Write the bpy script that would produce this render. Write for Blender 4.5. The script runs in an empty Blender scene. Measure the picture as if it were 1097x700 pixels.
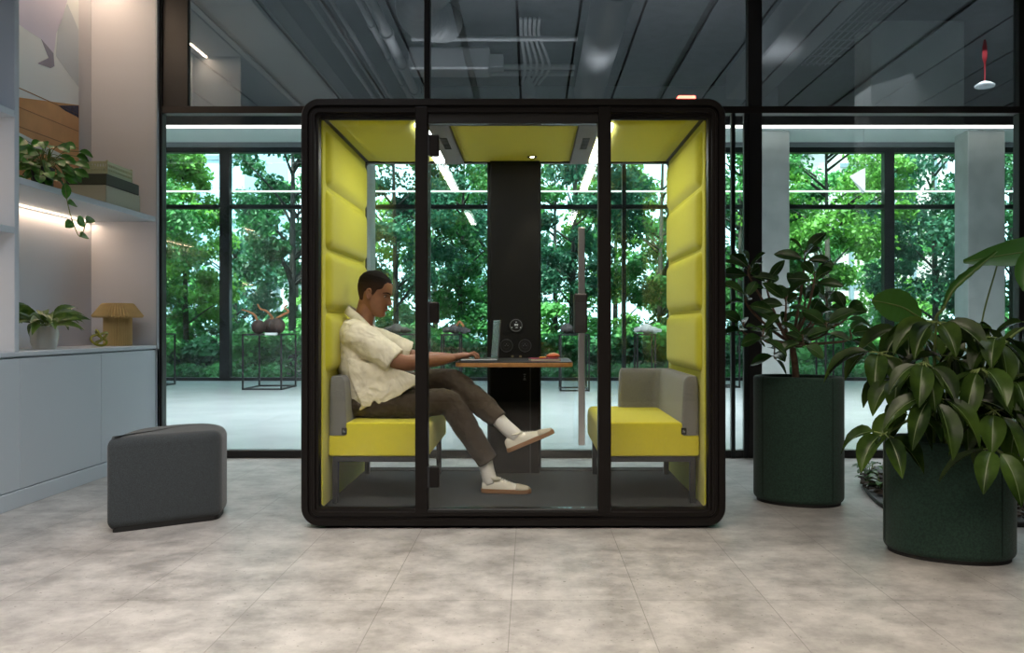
import bpy, bmesh, math, random
import numpy as np
from mathutils import Vector, Matrix, noise as mnoise

S = bpy.context.scene
COL = S.collection
PI = math.pi
F, H0 = 930.0, 1.047            # focal length in pixels of the 1097 wide frame, eye height


def at(u, v, Y):
    """where the sight line of a picture point stands at depth Y"""
    return Vector(((u - 568) * Y / F, Y, H0 + (350 - v) * Y / F))


# ------------------------------------------------------------------ camera, world, lights
cam_data = bpy.data.cameras.new('camera')
cam = bpy.data.objects.new('camera', cam_data)
COL.objects.link(cam)
cam.location = (0, 0, H0)
cam.rotation_euler = (PI / 2, 0, 0)
cam_data.sensor_width = 36
cam_data.lens = F * 36 / 1097
cam_data.shift_x = -19.5 / 1097
cam_data.clip_end = 200
S.camera = cam

S.view_settings.view_transform = 'Standard'
S.view_settings.look = 'None'
S.view_settings.gamma = 1
S.view_settings.use_curve_mapping = False
S.view_settings.exposure = 0.15
try:
    S.cycles.use_denoising = True
    S.cycles.transparent_max_bounces = 40
    S.cycles.max_bounces = 10
    S.cycles.diffuse_bounces = 5
    S.cycles.glossy_bounces = 5
    S.cycles.transmission_bounces = 8
    S.cycles.sample_clamp_indirect = 6
    S.cycles.caustics_reflective = False
    S.cycles.caustics_refractive = False
except Exception:
    pass

world = bpy.data.worlds.new('overcast_sky')
S.world = world
world.use_nodes = True
wn = world.node_tree.nodes
wl = world.node_tree.links
bg = wn['Background']
bg.inputs['Color'].default_value = (0.74, 0.90, 1.0, 1)
bg.inputs['Strength'].default_value = 4.4


def lamp(name, kind, loc, rot, energy, color=(1, 1, 1), size=None, size_y=None, spread=None, radius=None, angle=None):
    d = bpy.data.lights.new(name, kind)
    d.energy = energy
    d.color = color
    if kind == 'AREA':
        d.shape = 'RECTANGLE'
        d.size = size
        d.size_y = size_y or size
        if spread:
            d.spread = math.radians(spread)
    if radius is not None:
        d.shadow_soft_size = radius
    if angle is not None:
        d.angle = math.radians(angle)
    o = bpy.data.objects.new(name, d)
    COL.objects.link(o)
    o.location = loc
    o.rotation_euler = rot
    return o


WARM = (1.0, 0.86, 0.70)
lamp('sun', 'SUN', (0, 0, 30), (math.radians(24), 0, math.radians(-28)), 18.0, (1, 0.95, 0.85), angle=2)
# ceiling luminaires of the room, in front of the pod, plus added fill lamps
lamp('ceiling_light_front', 'AREA', (-0.1, 2.1, 3.7), (math.radians(4), 0, 0), 90, WARM, 4.2, 1.2, spread=110)
lamp('ceiling_light_middle', 'AREA', (0.0, -0.8, 3.7), (math.radians(18), 0, 0), 60, (1, .88, .76), 4.0, 1.2, spread=115)
lamp('ceiling_light_side', 'AREA', (3.6, 3.4, 3.7), (0, math.radians(-16), 0), 24, (0.85, .93, 1.0), 1.5, 2.0, spread=115)
lamp('lobby_fill_light', 'AREA', (0.5, 10.8, 4.6), (0, 0, 0), 760, (0.92, .96, 1.0), 14, 3.0, spread=125)  # added fill, boosts the daylight on the lobby floor
lamp('left_fill_light', 'AREA', (-1.0, 2.6, 3.7), (0, math.radians(22), 0), 42, (.84, .90, 1.0), 1.0, 2.5, spread=120)  # added cool fill for the shelving side
lamp('added_uplight', 'AREA', (0.6, 4.6, 3.75), (PI, 0, 0), 24, (.9, .95, 1.0), 4.5, .5, spread=150)  # added out of view to brighten the ceiling mirrored in the upper glass


# ------------------------------------------------------------------ helpers
def hexc(h):
    h = h.lstrip('#')
    v = [int(h[i:i + 2], 16) / 255 for i in (0, 2, 4)]
    return tuple((x / 12.92 if x <= 0.04045 else ((x + 0.055) / 1.055) ** 2.4) for x in v)


def mat(name, col, rough=0.6, metal=0.0, var=0.0, vscale=8.0, bump=0.0, bscale=60.0, emit=None, estr=0.0,
        sheen=0.0, trans=0.0, spec=0.5, detail=4.0, coat=0.0, vcol=None):
    m = bpy.data.materials.new(name)
    m.use_nodes = True
    nt = m.node_tree
    n, l = nt.nodes, nt.links
    p = n['Principled BSDF']
    if isinstance(col, str):
        col = hexc(col)
    p.inputs['Base Color'].default_value = (*col, 1)
    p.inputs['Roughness'].default_value = rough
    p.inputs['Metallic'].default_value = metal
    p.inputs['Specular IOR Level'].default_value = spec
    if sheen:
        p.inputs['Sheen Weight'].default_value = sheen
        p.inputs['Sheen Roughness'].default_value = 0.5
    if coat:
        p.inputs['Coat Weight'].default_value = coat
        p.inputs['Coat Roughness'].default_value = 0.12
    if var or bump:
        tc = n.new('ShaderNodeTexCoord')
    if var:
        nz = n.new('ShaderNodeTexNoise')
        nz.inputs['Scale'].default_value = vscale
        nz.inputs['Detail'].default_value = detail
        l.new(tc.outputs['Object'], nz.inputs['Vector'])
        rp = n.new('ShaderNodeValToRGB')
        a = rp.color_ramp.elements
        c2 = vcol or tuple(min(1, x * (1 + var)) for x in col)
        if isinstance(c2, str):
            c2 = hexc(c2)
        a[0].position = 0.35
        a[1].position = 0.65
        a[0].color = (*[x * (1 - var) for x in col], 1)
        a[1].color = (*c2, 1)
        l.new(nz.outputs['Fac'], rp.inputs['Fac'])
        l.new(rp.outputs['Color'], p.inputs['Base Color'])
    if bump:
        nb = n.new('ShaderNodeTexNoise')
        nb.inputs['Scale'].default_value = bscale
        nb.inputs['Detail'].default_value = 3
        l.new(tc.outputs['Object'], nb.inputs['Vector'])
        b = n.new('ShaderNodeBump')
        b.inputs['Strength'].default_value = bump
        b.inputs['Distance'].default_value = 0.01
        l.new(nb.outputs['Fac'], b.inputs['Height'])
        l.new(b.outputs['Normal'], p.inputs['Normal'])
    if emit is not None:
        if isinstance(emit, str):
            emit = hexc(emit)
        p.inputs['Emission Color'].default_value = (*emit, 1)
        p.inputs['Emission Strength'].default_value = estr
    if trans:
        out = n['Material Output']
        tr = n.new('ShaderNodeBsdfTranslucent')
        mx = n.new('ShaderNodeMixShader')
        mx.inputs[0].default_value = trans
        tr.inputs['Color'].default_value = (*[min(1, x * 1.3) for x in col], 1)
        if var:
            l.new(rp.outputs['Color'], tr.inputs['Color'])
        l.new(p.outputs[0], mx.inputs[1])
        l.new(tr.outputs[0], mx.inputs[2])
        l.new(mx.outputs[0], out.inputs['Surface'])
    return m


def glass(name, tint=(1, 1, 1), base=0.04, rough=0.0):
    m = bpy.data.materials.new(name)
    m.use_nodes = True
    nt = m.node_tree
    n, l = nt.nodes, nt.links
    n.remove(n['Principled BSDF'])
    out = n['Material Output']
    lw = n.new('ShaderNodeLayerWeight')
    lw.inputs['Blend'].default_value = 0.5
    pw = n.new('ShaderNodeMath'); pw.operation = 'POWER'; pw.inputs[1].default_value = 5
    ml = n.new('ShaderNodeMath'); ml.operation = 'MULTIPLY_ADD'
    ml.inputs[1].default_value = 1 - base
    ml.inputs[2].default_value = base
    l.new(lw.outputs['Facing'], pw.inputs[0])
    l.new(pw.outputs[0], ml.inputs[0])
    tr = n.new('ShaderNodeBsdfTransparent'); tr.inputs[0].default_value = (*tint, 1)
    gl = n.new('ShaderNodeBsdfGlossy'); gl.inputs['Roughness'].default_value = rough
    mx = n.new('ShaderNodeMixShader')
    l.new(ml.outputs[0], mx.inputs[0])
    l.new(tr.outputs[0], mx.inputs[1])
    l.new(gl.outputs[0], mx.inputs[2])
    l.new(mx.outputs[0], out.inputs['Surface'])
    return m


class MB:
    """collects geometry, then links it as ONE mesh object"""
    def __init__(s):
        s.v = []; s.f = []; s.m = []; s.mi = 0

    def add(s, verts, faces):
        o = len(s.v)
        s.v += [tuple(v) for v in verts]
        s.f += [tuple(i + o for i in f) for f in faces]
        s.m += [s.mi] * len(faces)
        return s

    def box(s, x0, x1, y0, y1, z0, z1, M=None):
        vs = [(x, y, z) for z in (z0, z1) for y in (y0, y1) for x in (x0, x1)]
        if M is not None:
            vs = [M @ Vector(v) for v in vs]
        return s.add(vs, [(0, 2, 3, 1), (4, 5, 7, 6), (0, 1, 5, 4), (1, 3, 7, 5), (3, 2, 6, 7), (2, 0, 4, 6)])

    def rbox(s, x0, x1, y0, y1, z0, z1, r=0.01, seg=3, M=None):
        """box with rounded edges and corners"""
        bm = bmesh.new()
        bmesh.ops.create_cube(bm, size=1)
        for v in bm.verts:
            v.co = Vector((x0 + (v.co.x + .5) * (x1 - x0), y0 + (v.co.y + .5) * (y1 - y0), z0 + (v.co.z + .5) * (z1 - z0)))
        bmesh.ops.bevel(bm, geom=list(bm.edges), offset=r, segments=seg, profile=0.5, affect='EDGES')
        s.from_bm(bm, M)
        return s

    def from_bm(s, bm, M=None):
        bm.verts.index_update()
        vs = [(M @ v.co if M is not None else v.co.copy()) for v in bm.verts]
        s.add(vs, [tuple(v.index for v in f.verts) for f in bm.faces])
        bm.free()
        return s

    def prism(s, poly, z0, z1, M=None, r=0.0, seg=4, inset_bottom=True):
        """extruded plan outline, with rounded rims when r > 0"""
        n = len(poly)
        turn = 1 if sum(poly[i - 1][0] * poly[i][1] - poly[i][0] * poly[i - 1][1] for i in range(n)) > 0 else -1
        rings = []
        def ring(off, z):
            out = []
            for i in range(n):
                a = Vector(poly[i - 1]); b = Vector(poly[i]); d = Vector(poly[(i + 1) % n])
                t = (d - a)
                if t.length < 1e-9:
                    t = Vector((1, 0))
                t.normalize()
                nrm = Vector((t.y, -t.x)) * turn
                q = b - nrm * off
                out.append((q.x, q.y, z))
            return out
        if r > 0:
            if inset_bottom:
                for k in range(seg):
                    a = PI / 2 * k / seg
                    rings.append(ring(r * (1 - math.sin(a)), z0 + r * (1 - math.cos(a))))
                rings.append(ring(0, z0 + r))
            else:
                rings.append(ring(0, z0))
            rings.append(ring(0, z1 - r))
            for k in range(1, seg + 1):
                a = PI / 2 * k / seg
                rings.append(ring(r * (1 - math.cos(a)), z1 - r + r * math.sin(a)))
        else:
            rings = [ring(0, z0), ring(0, z1)]
        return s.loft(rings, M=M)

    def loft(s, rings, M=None, cap=True, closed=True):
        n = len(rings[0])
        vs = [p for rg in rings for p in rg]
        if M is not None:
            vs = [M @ Vector(p) for p in vs]
        fs = []
        for k in range(len(rings) - 1):
            for i in range(n if closed else n - 1):
                j = (i + 1) % n
                fs.append((k * n + i, k * n + j, (k + 1) * n + j, (k + 1) * n + i))
        if cap:
            fs.append(tuple(range(n))[::-1])
            fs.append(tuple((len(rings) - 1) * n + i for i in range(n)))
        return s.add(vs, fs)

    def tube(s, pts, rad, n=10, cap=True, flat=1.0, up=None):
        pts = [Vector(p) for p in pts]
        k = len(pts)
        rr = rad if isinstance(rad, (list, tuple)) else [rad] * k
        rings = []
        prev = None
        for i, p in enumerate(pts):
            t = (pts[min(i + 1, k - 1)] - pts[max(i - 1, 0)])
            if t.length < 1e-9:
                t = Vector((0, 0, 1))
            t.normalize()
            if prev is None:
                a = Vector(up) if up is not None else (Vector((0, 0, 1)) if abs(t.z) < 0.9 else Vector((0, 1, 0)))
                a = (a - t * a.dot(t)).normalized()
            else:
                a = (prev - t * prev.dot(t))
                a = a.normalized() if a.length > 1e-6 else t.orthogonal().normalized()
            prev = a
            b = t.cross(a)
            r = rr[i]
            ra, rb = (r if isinstance(r, (tuple, list)) else (r, r * flat))
            rings.append([p + a * (math.cos(2 * PI * q / n) * ra) + b * (math.sin(2 * PI * q / n) * rb) for q in range(n)])
        return s.loft(rings, cap=cap)

    def lathe(s, prof, c=(0, 0, 0), n=28, M=None, cap=True):
        rings = [[(c[0] + r * math.cos(2 * PI * i / n), c[1] + r * math.sin(2 * PI * i / n), c[2] + z) for i in range(n)] for r, z in prof]
        return s.loft(rings, M=M, cap=cap)

    def ell(s, c, r, M=None, n=20, k=12):
        rings = []
        for j in range(k + 1):
            a = -PI / 2 + PI * j / k
            rr = max(math.cos(a), 0.02)
            rings.append([(c[0] + r[0] * rr * math.cos(2 * PI * i / n), c[1] + r[1] * rr * math.sin(2 * PI * i / n), c[2] + r[2] * math.sin(a)) for i in range(n)])
        return s.loft(rings, M=M)

    def build(s, name, m, parent=None, smooth=False, loc=None):
        me = bpy.data.meshes.new(name)
        me.from_pydata(s.v, [], s.f)
        for q in (m if isinstance(m, (list, tuple)) else [m]):
            me.materials.append(q)
        if max(s.m, default=0) > 0:
            me.polygons.foreach_set('material_index', s.m)
        if smooth:
            me.polygons.foreach_set('use_smooth', [True] * len(me.polygons))
            if smooth == 'auto':
                try:
                    me.set_sharp_from_angle(angle=math.radians(35))
                except Exception:
                    pass
        me.update()
        if smooth == 'auto':
            bm = bmesh.new(); bm.from_mesh(me)
            bmesh.ops.triangulate(bm, faces=[f for f in bm.faces if len(f.verts) > 4])
            bmesh.ops.recalc_face_normals(bm, faces=bm.faces)
            bm.to_mesh(me); bm.free()
        o = bpy.data.objects.new(name, me)
        COL.objects.link(o)
        if smooth == 'auto':
            w_ = o.modifiers.new('weighted_normal', 'WEIGHTED_NORMAL')
            w_.keep_sharp = True
        if parent is not None:
            o.parent = parent
            o.matrix_parent_inverse = parent_world(parent).inverted()
        if loc:
            o.location = loc
        return o


def parent_world(o):
    """world matrix without waiting for a depsgraph update"""
    m = Matrix.LocRotScale(o.location, o.rotation_euler, o.scale)
    if o.parent:
        return parent_world(o.parent) @ o.matrix_parent_inverse @ m
    return m


def tag(o, label, cat=None, group=None, kind=None):
    if label: o['label'] = label
    if cat: o['category'] = cat
    if group: o['group'] = group
    if kind: o['kind'] = kind
    return o


def thing(name, label, cat, loc=(0, 0, 0), group=None):
    o = bpy.data.objects.new(name, None)
    COL.objects.link(o)
    o.location = loc
    o.empty_display_size = 0.1
    return tag(o, label, cat, group)


def struct(o):
    o['kind'] = 'structure'
    return o


def mod(o, kind, **kw):
    m = o.modifiers.new(kind.lower(), kind)
    for k, v in kw.items():
        setattr(m, k, v)
    return m


def bez(p, n=16):
    """smooth curve through points (Catmull-Rom)"""
    p = [Vector(q) for q in p]
    P = [p[0] * 2 - p[1]] + p + [p[-1] * 2 - p[-2]]
    out = []
    for i in range(1, len(P) - 2):
        for k in range(n):
            t = k / n
            a, b, c, d = P[i - 1], P[i], P[i + 1], P[i + 2]
            out.append(0.5 * ((2 * b) + (c - a) * t + (2 * a - 5 * b + 4 * c - d) * t * t + (-a + 3 * b - 3 * c + d) * t ** 3))
    out.append(p[-1])
    return out


def round_poly(pts, r, seg=6):
    """plan outline with rounded corners; r may be a list"""
    n = len(pts)
    out = []
    for i in range(n):
        a, b, c = Vector(pts[i - 1]), Vector(pts[i]), Vector(pts[(i + 1) % n])
        rr = r[i] if isinstance(r, (list, tuple)) else r
        d1 = (a - b).normalized(); d2 = (c - b).normalized()
        p0, p2 = b + d1 * rr, b + d2 * rr
        for k in range(seg + 1):
            t = k / seg
            out.append(tuple((1 - t) ** 2 * p0 + 2 * t * (1 - t) * b + t * t * p2))
    return out


def leaf(mb, base, d, up, L, W, droop=0.3, fold=0.25, k=7, shape='oval', wave=0.0, rnd=None, vein=0):
    """one leaf blade with a folded midrib, curving down along its length"""
    d = Vector(d).normalized()
    up = Vector(up)
    side = d.cross(up)
    if side.length < 1e-4:
        side = d.orthogonal()
    side.normalize()
    nrm = side.cross(d).normalized()
    if nrm.z < 0 and abs(d.z) < 0.95:
        nrm = -nrm
    vs = []
    p = Vector(base)
    cur = d.copy()
    step = L / k
    for i in range(k + 1):
        t = i / k
        if shape == 'oval':
            w = math.sin(PI * min(1, t * 0.97 + 0.015)) ** 0.75
        elif shape == 'lance':
            w = math.sin(PI * t ** 0.8) ** 0.9 if 0 < t < 1 else 0
        else:   # widest beyond the middle
            w = math.sin(PI * t ** 1.25) ** 0.85 if 0 < t < 1 else 0
        w = max(w, 0.03) * W / 2
        n2 = side.cross(cur).normalized()
        if n2.dot(nrm) < 0: n2 = -n2
        wv = wave * math.sin(t * 14 + (rnd or 0)) * w
        for q in (-1, -.5, -.05, .05, .5, 1):
            vs.append(p + side * (w * q) + n2 * (fold * w * abs(q) ** 1.2 + (wv if q < 0 else -wv) * (abs(q) == 1)))
        p = p + cur * step
        cur = (cur + Vector((0, 0, -1)) * droop / k).normalized()
    fs = []
    mi = mb.mi
    for i in range(k):
        for j in (0, 1, 3, 4):
            a = i * 6 + j
            fs.append((a, a + 1, a + 7, a + 6))
    o0 = len(mb.v)
    mb.add(vs, fs)
    mb.mi = vein
    mb.f += [(o0 + i * 6 + 2, o0 + i * 6 + 3, o0 + i * 6 + 9, o0 + i * 6 + 8) for i in range(k)]
    mb.m += [vein] * k
    mb.mi = mi


R = random.Random(7)

# ------------------------------------------------------------------ materials
M = {}
M['black'] = mat('black_powder_coat', '#1c1918', 0.42)
M['frame'] = mat('pod_frame_black', (0.0065, 0.005, 0.0045), 0.42, spec=.2)
M['gasket'] = mat('black_gasket', (0.006, 0.006, 0.006), 0.6)
M['alu'] = mat('dark_aluminium', (0.028, 0.03, 0.033), 0.35, 0.5)
M['yellow'] = mat('yellow_felt', (0.56, 0.53, 0.022), 0.9, var=0.07, vscale=180, bump=0.15, bscale=500, sheen=0.15)
M['yellow_seat'] = mat('yellow_seat_felt', (0.60, 0.54, 0.02), 0.9, var=0.07, vscale=180, bump=0.15, bscale=500, sheen=0.15)
M['grey_felt'] = mat('grey_felt', (0.17, 0.168, 0.16), 0.95, var=0.22, vscale=300, bump=0.2, bscale=500, sheen=0.2)
M['pouf_felt'] = mat('charcoal_grey_felt', (0.033, 0.041, 0.046), 0.95, var=0.3, vscale=260, bump=0.2, bscale=400, sheen=0.25)
M['green_felt'] = mat('dark_green_felt', (0.013, 0.040, 0.028), 0.95, var=0.3, vscale=110, bump=0.2, bscale=400, sheen=0.12)
M['carpet'] = mat('charcoal_carpet', (0.022, 0.026, 0.028), 1.0, var=0.45, vscale=220, bump=0.6, bscale=350)
M['steel'] = mat('brushed_steel', (0.55, 0.56, 0.56), 0.28, 1.0)
M['white_lam'] = mat('pale_grey_laminate', (0.47, 0.52, 0.57), 0.55)
M['white_lam2'] = mat('pale_grey_panel', (0.64, 0.66, 0.72), 0.6)
M['column_dark'] = mat('dark_fabric_column', (0.009, 0.009, 0.0095), 0.8, var=0.2, vscale=200, spec=.2)
M['concrete'] = mat('pale_concrete', (0.50, 0.52, 0.50), 0.8, var=0.10, vscale=2.5, bump=0.1, bscale=30)
M['plaster'] = mat('white_plaster', (0.72, 0.76, 0.76), 0.8)
M['dark_plaster'] = mat('grey_plaster', (0.20, 0.21, 0.225), 0.8)
M['slab'] = mat('dark_concrete_slab', (0.05, 0.053, 0.056), 0.9, var=0.3, vscale=6)
M['duct'] = mat('galvanised_duct', (0.36, 0.37, 0.38), 0.42, 0.7)
M['pipe'] = mat('painted_pipe', (0.30, 0.31, 0.32), 0.5)
M['glass'] = glass('clear_glass', (0.985, 0.992, 0.99), 0.028)
M['glass_part'] = glass('partition_glass', (0.95, 0.985, 0.975), 0.035)
M['glass_upper'] = glass('tinted_upper_glass', (0.80, 0.83, 0.85), 0.20)
M['glass_far'] = glass('tinted_facade_glass', (0.80, 0.93, 0.92), 0.03)
M['led'] = mat('warm_led', (1, .9, .8), 0.5, emit=(1, .78, .55), estr=2.4)
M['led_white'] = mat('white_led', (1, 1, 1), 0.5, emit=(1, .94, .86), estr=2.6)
M['led_cool'] = mat('cool_white_led', (1, 1, 1), 0.5, emit=(.96, 1, 1), estr=9)


# ------------------------------------------------------------------ the room shell
def floor_material(name, c1, c2, seam, rough):
    m = bpy.data.materials.new(name)
    m.use_nodes = True
    n, l = m.node_tree.nodes, m.node_tree.links
    p = n['Principled BSDF']
    tc = n.new('ShaderNodeTexCoord')
    mp = n.new('ShaderNodeMapping')
    mp.inputs['Location'].default_value = (0.072, -0.38, 0)
    l.new(tc.outputs['Object'], mp.inputs['Vector'])
    br = n.new('ShaderNodeTexBrick')
    br.offset = 0.0
    br.squash = 1.0
    br.inputs['Color1'].default_value = (0.42, 0.42, 0.42, 1)
    br.inputs['Color2'].default_value = (0.58, 0.58, 0.58, 1)
    br.inputs['Mortar'].default_value = (0, 0, 0, 1)
    br.inputs['Scale'].default_value = 1
    br.inputs['Mortar Size'].default_value = 0.0016
    br.inputs['Brick Width'].default_value = 0.487
    br.inputs['Row Height'].default_value = 0.735
    l.new(mp.outputs[0], br.inputs['Vector'])
    n1 = n.new('ShaderNodeTexNoise'); n1.inputs['Scale'].default_value = 4.6; n1.inputs['Detail'].default_value = 9
    n1.inputs['Roughness'].default_value = 0.62
    n2 = n.new('ShaderNodeTexNoise'); n2.inputs['Scale'].default_value = 17; n2.inputs['Detail'].default_value = 7
    n2.inputs['Roughness'].default_value = 0.7
    l.new(tc.outputs['Object'], n1.inputs['Vector'])
    l.new(tc.outputs['Object'], n2.inputs['Vector'])
    ad = n.new('ShaderNodeMath'); ad.operation = 'MULTIPLY_ADD'; ad.inputs[1].default_value = 0.35
    l.new(n2.outputs['Fac'], ad.inputs[0]); l.new(n1.outputs['Fac'], ad.inputs[2])
    ad2 = n.new('ShaderNodeMath'); ad2.operation = 'MULTIPLY_ADD'; ad2.inputs[1].default_value = 0.25
    l.new(br.outputs['Color'], ad2.inputs[0]); l.new(ad.outputs[0], ad2.inputs[2])
    rp = n.new('ShaderNodeValToRGB')
    e = rp.color_ramp.elements
    e[0].position = 0.62; e[0].color = (*c1, 1)
    e[1].position = 0.95; e[1].color = (*c2, 1)
    l.new(ad2.outputs[0], rp.inputs['Fac'])
    # small dark pits in the stone pattern
    vz = n.new('ShaderNodeTexNoise'); vz.inputs['Scale'].default_value = 60; vz.inputs['Detail'].default_value = 2
    l.new(tc.outputs['Object'], vz.inputs['Vector'])
    pr = n.new('ShaderNodeValToRGB')
    pr.color_ramp.elements[0].position = 0.26; pr.color_ramp.elements[0].color = (0.45, 0.42, 0.4, 1)
    pr.color_ramp.elements[1].position = 0.33; pr.color_ramp.elements[1].color = (1, 1, 1, 1)
    l.new(vz.outputs['Fac'], pr.inputs['Fac'])
    mu = n.new('ShaderNodeMixRGB'); mu.blend_type = 'MULTIPLY'; mu.inputs[0].default_value = 1
    l.new(rp.outputs['Color'], mu.inputs[1]); l.new(pr.outputs['Color'], mu.inputs[2])
    mm = n.new('ShaderNodeMixRGB')
    mm.inputs[2].default_value = (*seam, 1)
    fm = n.new('ShaderNodeMath'); fm.operation = 'MULTIPLY'; fm.inputs[1].default_value = 0.5
    l.new(br.outputs['Fac'], fm.inputs[0])
    l.new(fm.outputs[0], mm.inputs[0])
    l.new(mu.outputs['Color'], mm.inputs[1])
    l.new(mm.outputs['Color'], p.inputs['Base Color'])
    rr = n.new('ShaderNodeMapRange')
    rr.inputs['To Min'].default_value = rough - 0.08; rr.inputs['To Max'].default_value = rough + 0.14
    l.new(n1.outputs['Fac'], rr.inputs['Value'])
    l.new(rr.outputs[0], p.inputs['Roughness'])
    bp = n.new('ShaderNodeBump'); bp.inputs['Strength'].default_value = 0.08; bp.inputs['Distance'].default_value = 0.004
    l.new(n2.outputs['Fac'], bp.inputs['Height'])
    l.new(bp.outputs[0], p.inputs['Normal'])
    return m


PY = 6.95                       # the glazed partition
FY = 16.8                       # the facade
XL, XR = -3.50, 7.0
M['floor'] = floor_material('stone_look_floor', (0.205, 0.197, 0.188), (0.415, 0.402, 0.385), (0.12, 0.11, 0.10), 0.42)
M['lobby_floor'] = mat('polished_pale_floor', (0.50, 0.53, 0.55), 0.22, var=0.06, vscale=1.5)
M['soil'] = mat('soil', (0.03, 0.028, 0.018), 0.95, var=0.4, vscale=3, bump=0.5, bscale=10)

M['wall_dark'] = mat('charcoal_wall', (0.05, 0.05, 0.052), .8)
struct(MB().box(XL - .1, XR + .1, -3, PY + 0.04, -0.1, 0).build('floor', M['floor']))
struct(MB().box(-10.5, 13, PY + .04, FY, -0.1, 0).build('floor_lobby', M['lobby_floor']))
struct(MB().box(XL - .15, XL, -3, PY - 0.03, 0, 4.5).build('wall_left', M['plaster']))
struct(MB().box(XR, XR + .15, -3, PY, 0, 4.5).build('wall_right', M['wall_dark']))
struct(MB().box(XL - .15, XR + .15, -3.15, -3, 0, 4.5).build('wall_rear', M['wall_dark']))
struct(MB().box(XL - .15, XR + .15, -3.15, PY, 4.5, 4.62).build('ceiling', M['slab']))
struct(MB().box(-10.5, 13, PY, FY + .3, 5.5, 5.62).build('ceiling_lobby', M['slab']))
struct(MB().box(-10.65, -10.5, PY, FY, 0, 5.6).build('wall_lobby_left', M['concrete']))
struct(MB().box(13, 13.15, PY, FY, 0, 5.6).build('wall_lobby_right', M['concrete']))
struct(MB().box(-10.5, XL - .15, PY - .1, PY, 0, 5.6).build('wall_lobby_front', M['plaster']))
struct(MB().box(XR + .15, 13, PY - .1, PY, 0, 5.6).build('wall_lobby_near', M['plaster']))
struct(MB().box(XL - .15, XR + .15, PY - .05, PY, 4.5, 5.6).build('wall_above_partition', M['dark_plaster']))

# soffit and bulkhead above the shelving, seen mirrored in the upper glass
struct(MB().box(XL, -2.38, -3, PY - .06, 3.83, 4.5).build('ceiling_bulkhead', M['plaster']))
struct(MB().box(-2.38, -2.22, -3, PY - .06, 3.93, 4.5).build('trim_1', M['dark_plaster']))

# white soffit along the facade with its light line
struct(MB().box(-10.5, 13, 15.2, FY, 4.52, 4.72).build('ceiling_soffit', M['plaster']))
struct(MB().box(-10.5, 13, 16.35, 16.42, 4.44, 4.52).build('trim_2', M['dark_plaster']))
o = MB().box(-10.5, 13, 15.12, 15.2, 4.52, 4.555).build('linear_light', M['led_white'])
tag(o, 'long white light line along the edge of the lobby soffit', 'light')

# dark lobby ceiling: panels with black seams, pale dark mesh
def mesh_panel_mat():
    m = bpy.data.materials.new('dark_expanded_mesh')
    m.use_nodes = True
    n, l = m.node_tree.nodes, m.node_tree.links
    p = n['Principled BSDF']
    p.inputs['Base Color'].default_value = (0.10, 0.105, 0.11, 1)
    p.inputs['Roughness'].default_value = 0.6
    tr = n.new('ShaderNodeBsdfTransparent')
    mx = n.new('ShaderNodeMixShader')
    mx.inputs[0].default_value = 0.8
    l.new(tr.outputs[0], mx.inputs[1]); l.new(p.outputs[0], mx.inputs[2])
    l.new(mx.outputs[0], n['Material Output'].inputs['Surface'])
    return m
M['mesh'] = mesh_panel_mat()
xs0 = -0.888 - .737 * 13
k = 0
while xs0 + k * .737 < 12.8:
    x0 = xs0 + k * .737
    thick = 0.15 if (k - 13) % 4 == 0 else 0.03
    x1 = x0 + .737
    struct(MB().box(x0 + thick / 2, x1 - .02, PY + .1, 15.1, 4.75, 4.77).build('ceiling_panel', M['mesh']))
    if thick > .1:
        struct(MB().box(x0 - thick / 2 + .01, x0 + thick / 2 - .01, PY + .1, 15.1, 4.78, 4.82).build('ceiling_slot', M['gasket']))
    k += 1
struct(MB().box(-10.5, 13, 15.1, 15.2, 4.555, 5.5).build('wall_fascia', M['black']))
# services above the lobby ceiling
services = [('round_duct', 1.75, 0.24, 5.15), ('round_duct', -1.9, 0.2, 5.2)]

# glazed partition
def pane(name, x0, x1, y, z0, z1, m, parent, t=0.01):
    return MB().box(x0, x1, y, y + t, z0, z1).build(name, m, parent)

part = struct(thing('window_1', None, None, (0, PY, 0)))
def member(name, x0, x1, z0, z1, d=0.08, m=None, par=part, y=PY):
    return MB().rbox(x0, x1, y - d / 2, y + d / 2, z0, z1, 0.004, 1).build(name, m or M['black'], par)
member('bottom_rail', -2.93, XR, 0.0, 0.06)
member('closed_panel', -2.935, -2.73, 2.795, 4.43, 0.05)
M['transom'] = mat('bronze_transom', (0.035, 0.026, 0.022), 0.35, 0.4)
member('transom', -2.93, XR, 2.745, 2.80, 0.10, M['transom'])
member('head_rail', -2.93, XR, 4.42, 4.5)
mull = [(-2.96, -2.93), (-0.845, -0.80), (1.735, 1.845), (3.89, 3.99), (6.95, 7.0)]
for a, b in mull:
    member('mullion', a, b, 0.0, 4.5, 0.09)
for i in range(len(mull) - 1):
    a, b = mull[i][1], mull[i + 1][0]
    pane('glass_pane', a, b, PY, 0.06, 2.745, M['glass_part'], part)
    pane('upper_glass_pane', a, b, PY, 2.80, 4.42, M['glass_upper'], part)
# polished door edge beside the thick mullion
MB().rbox(1.60, 1.632, PY - .05, PY + .0, 0.0, 2.745, 0.004, 1).build('door_edge', M['alu'], part)
MB().rbox(1.70, 1.733, PY - .05, PY + .0, 0.0, 2.745, 0.004, 1).build('door_edge', M['alu'], part)

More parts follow.
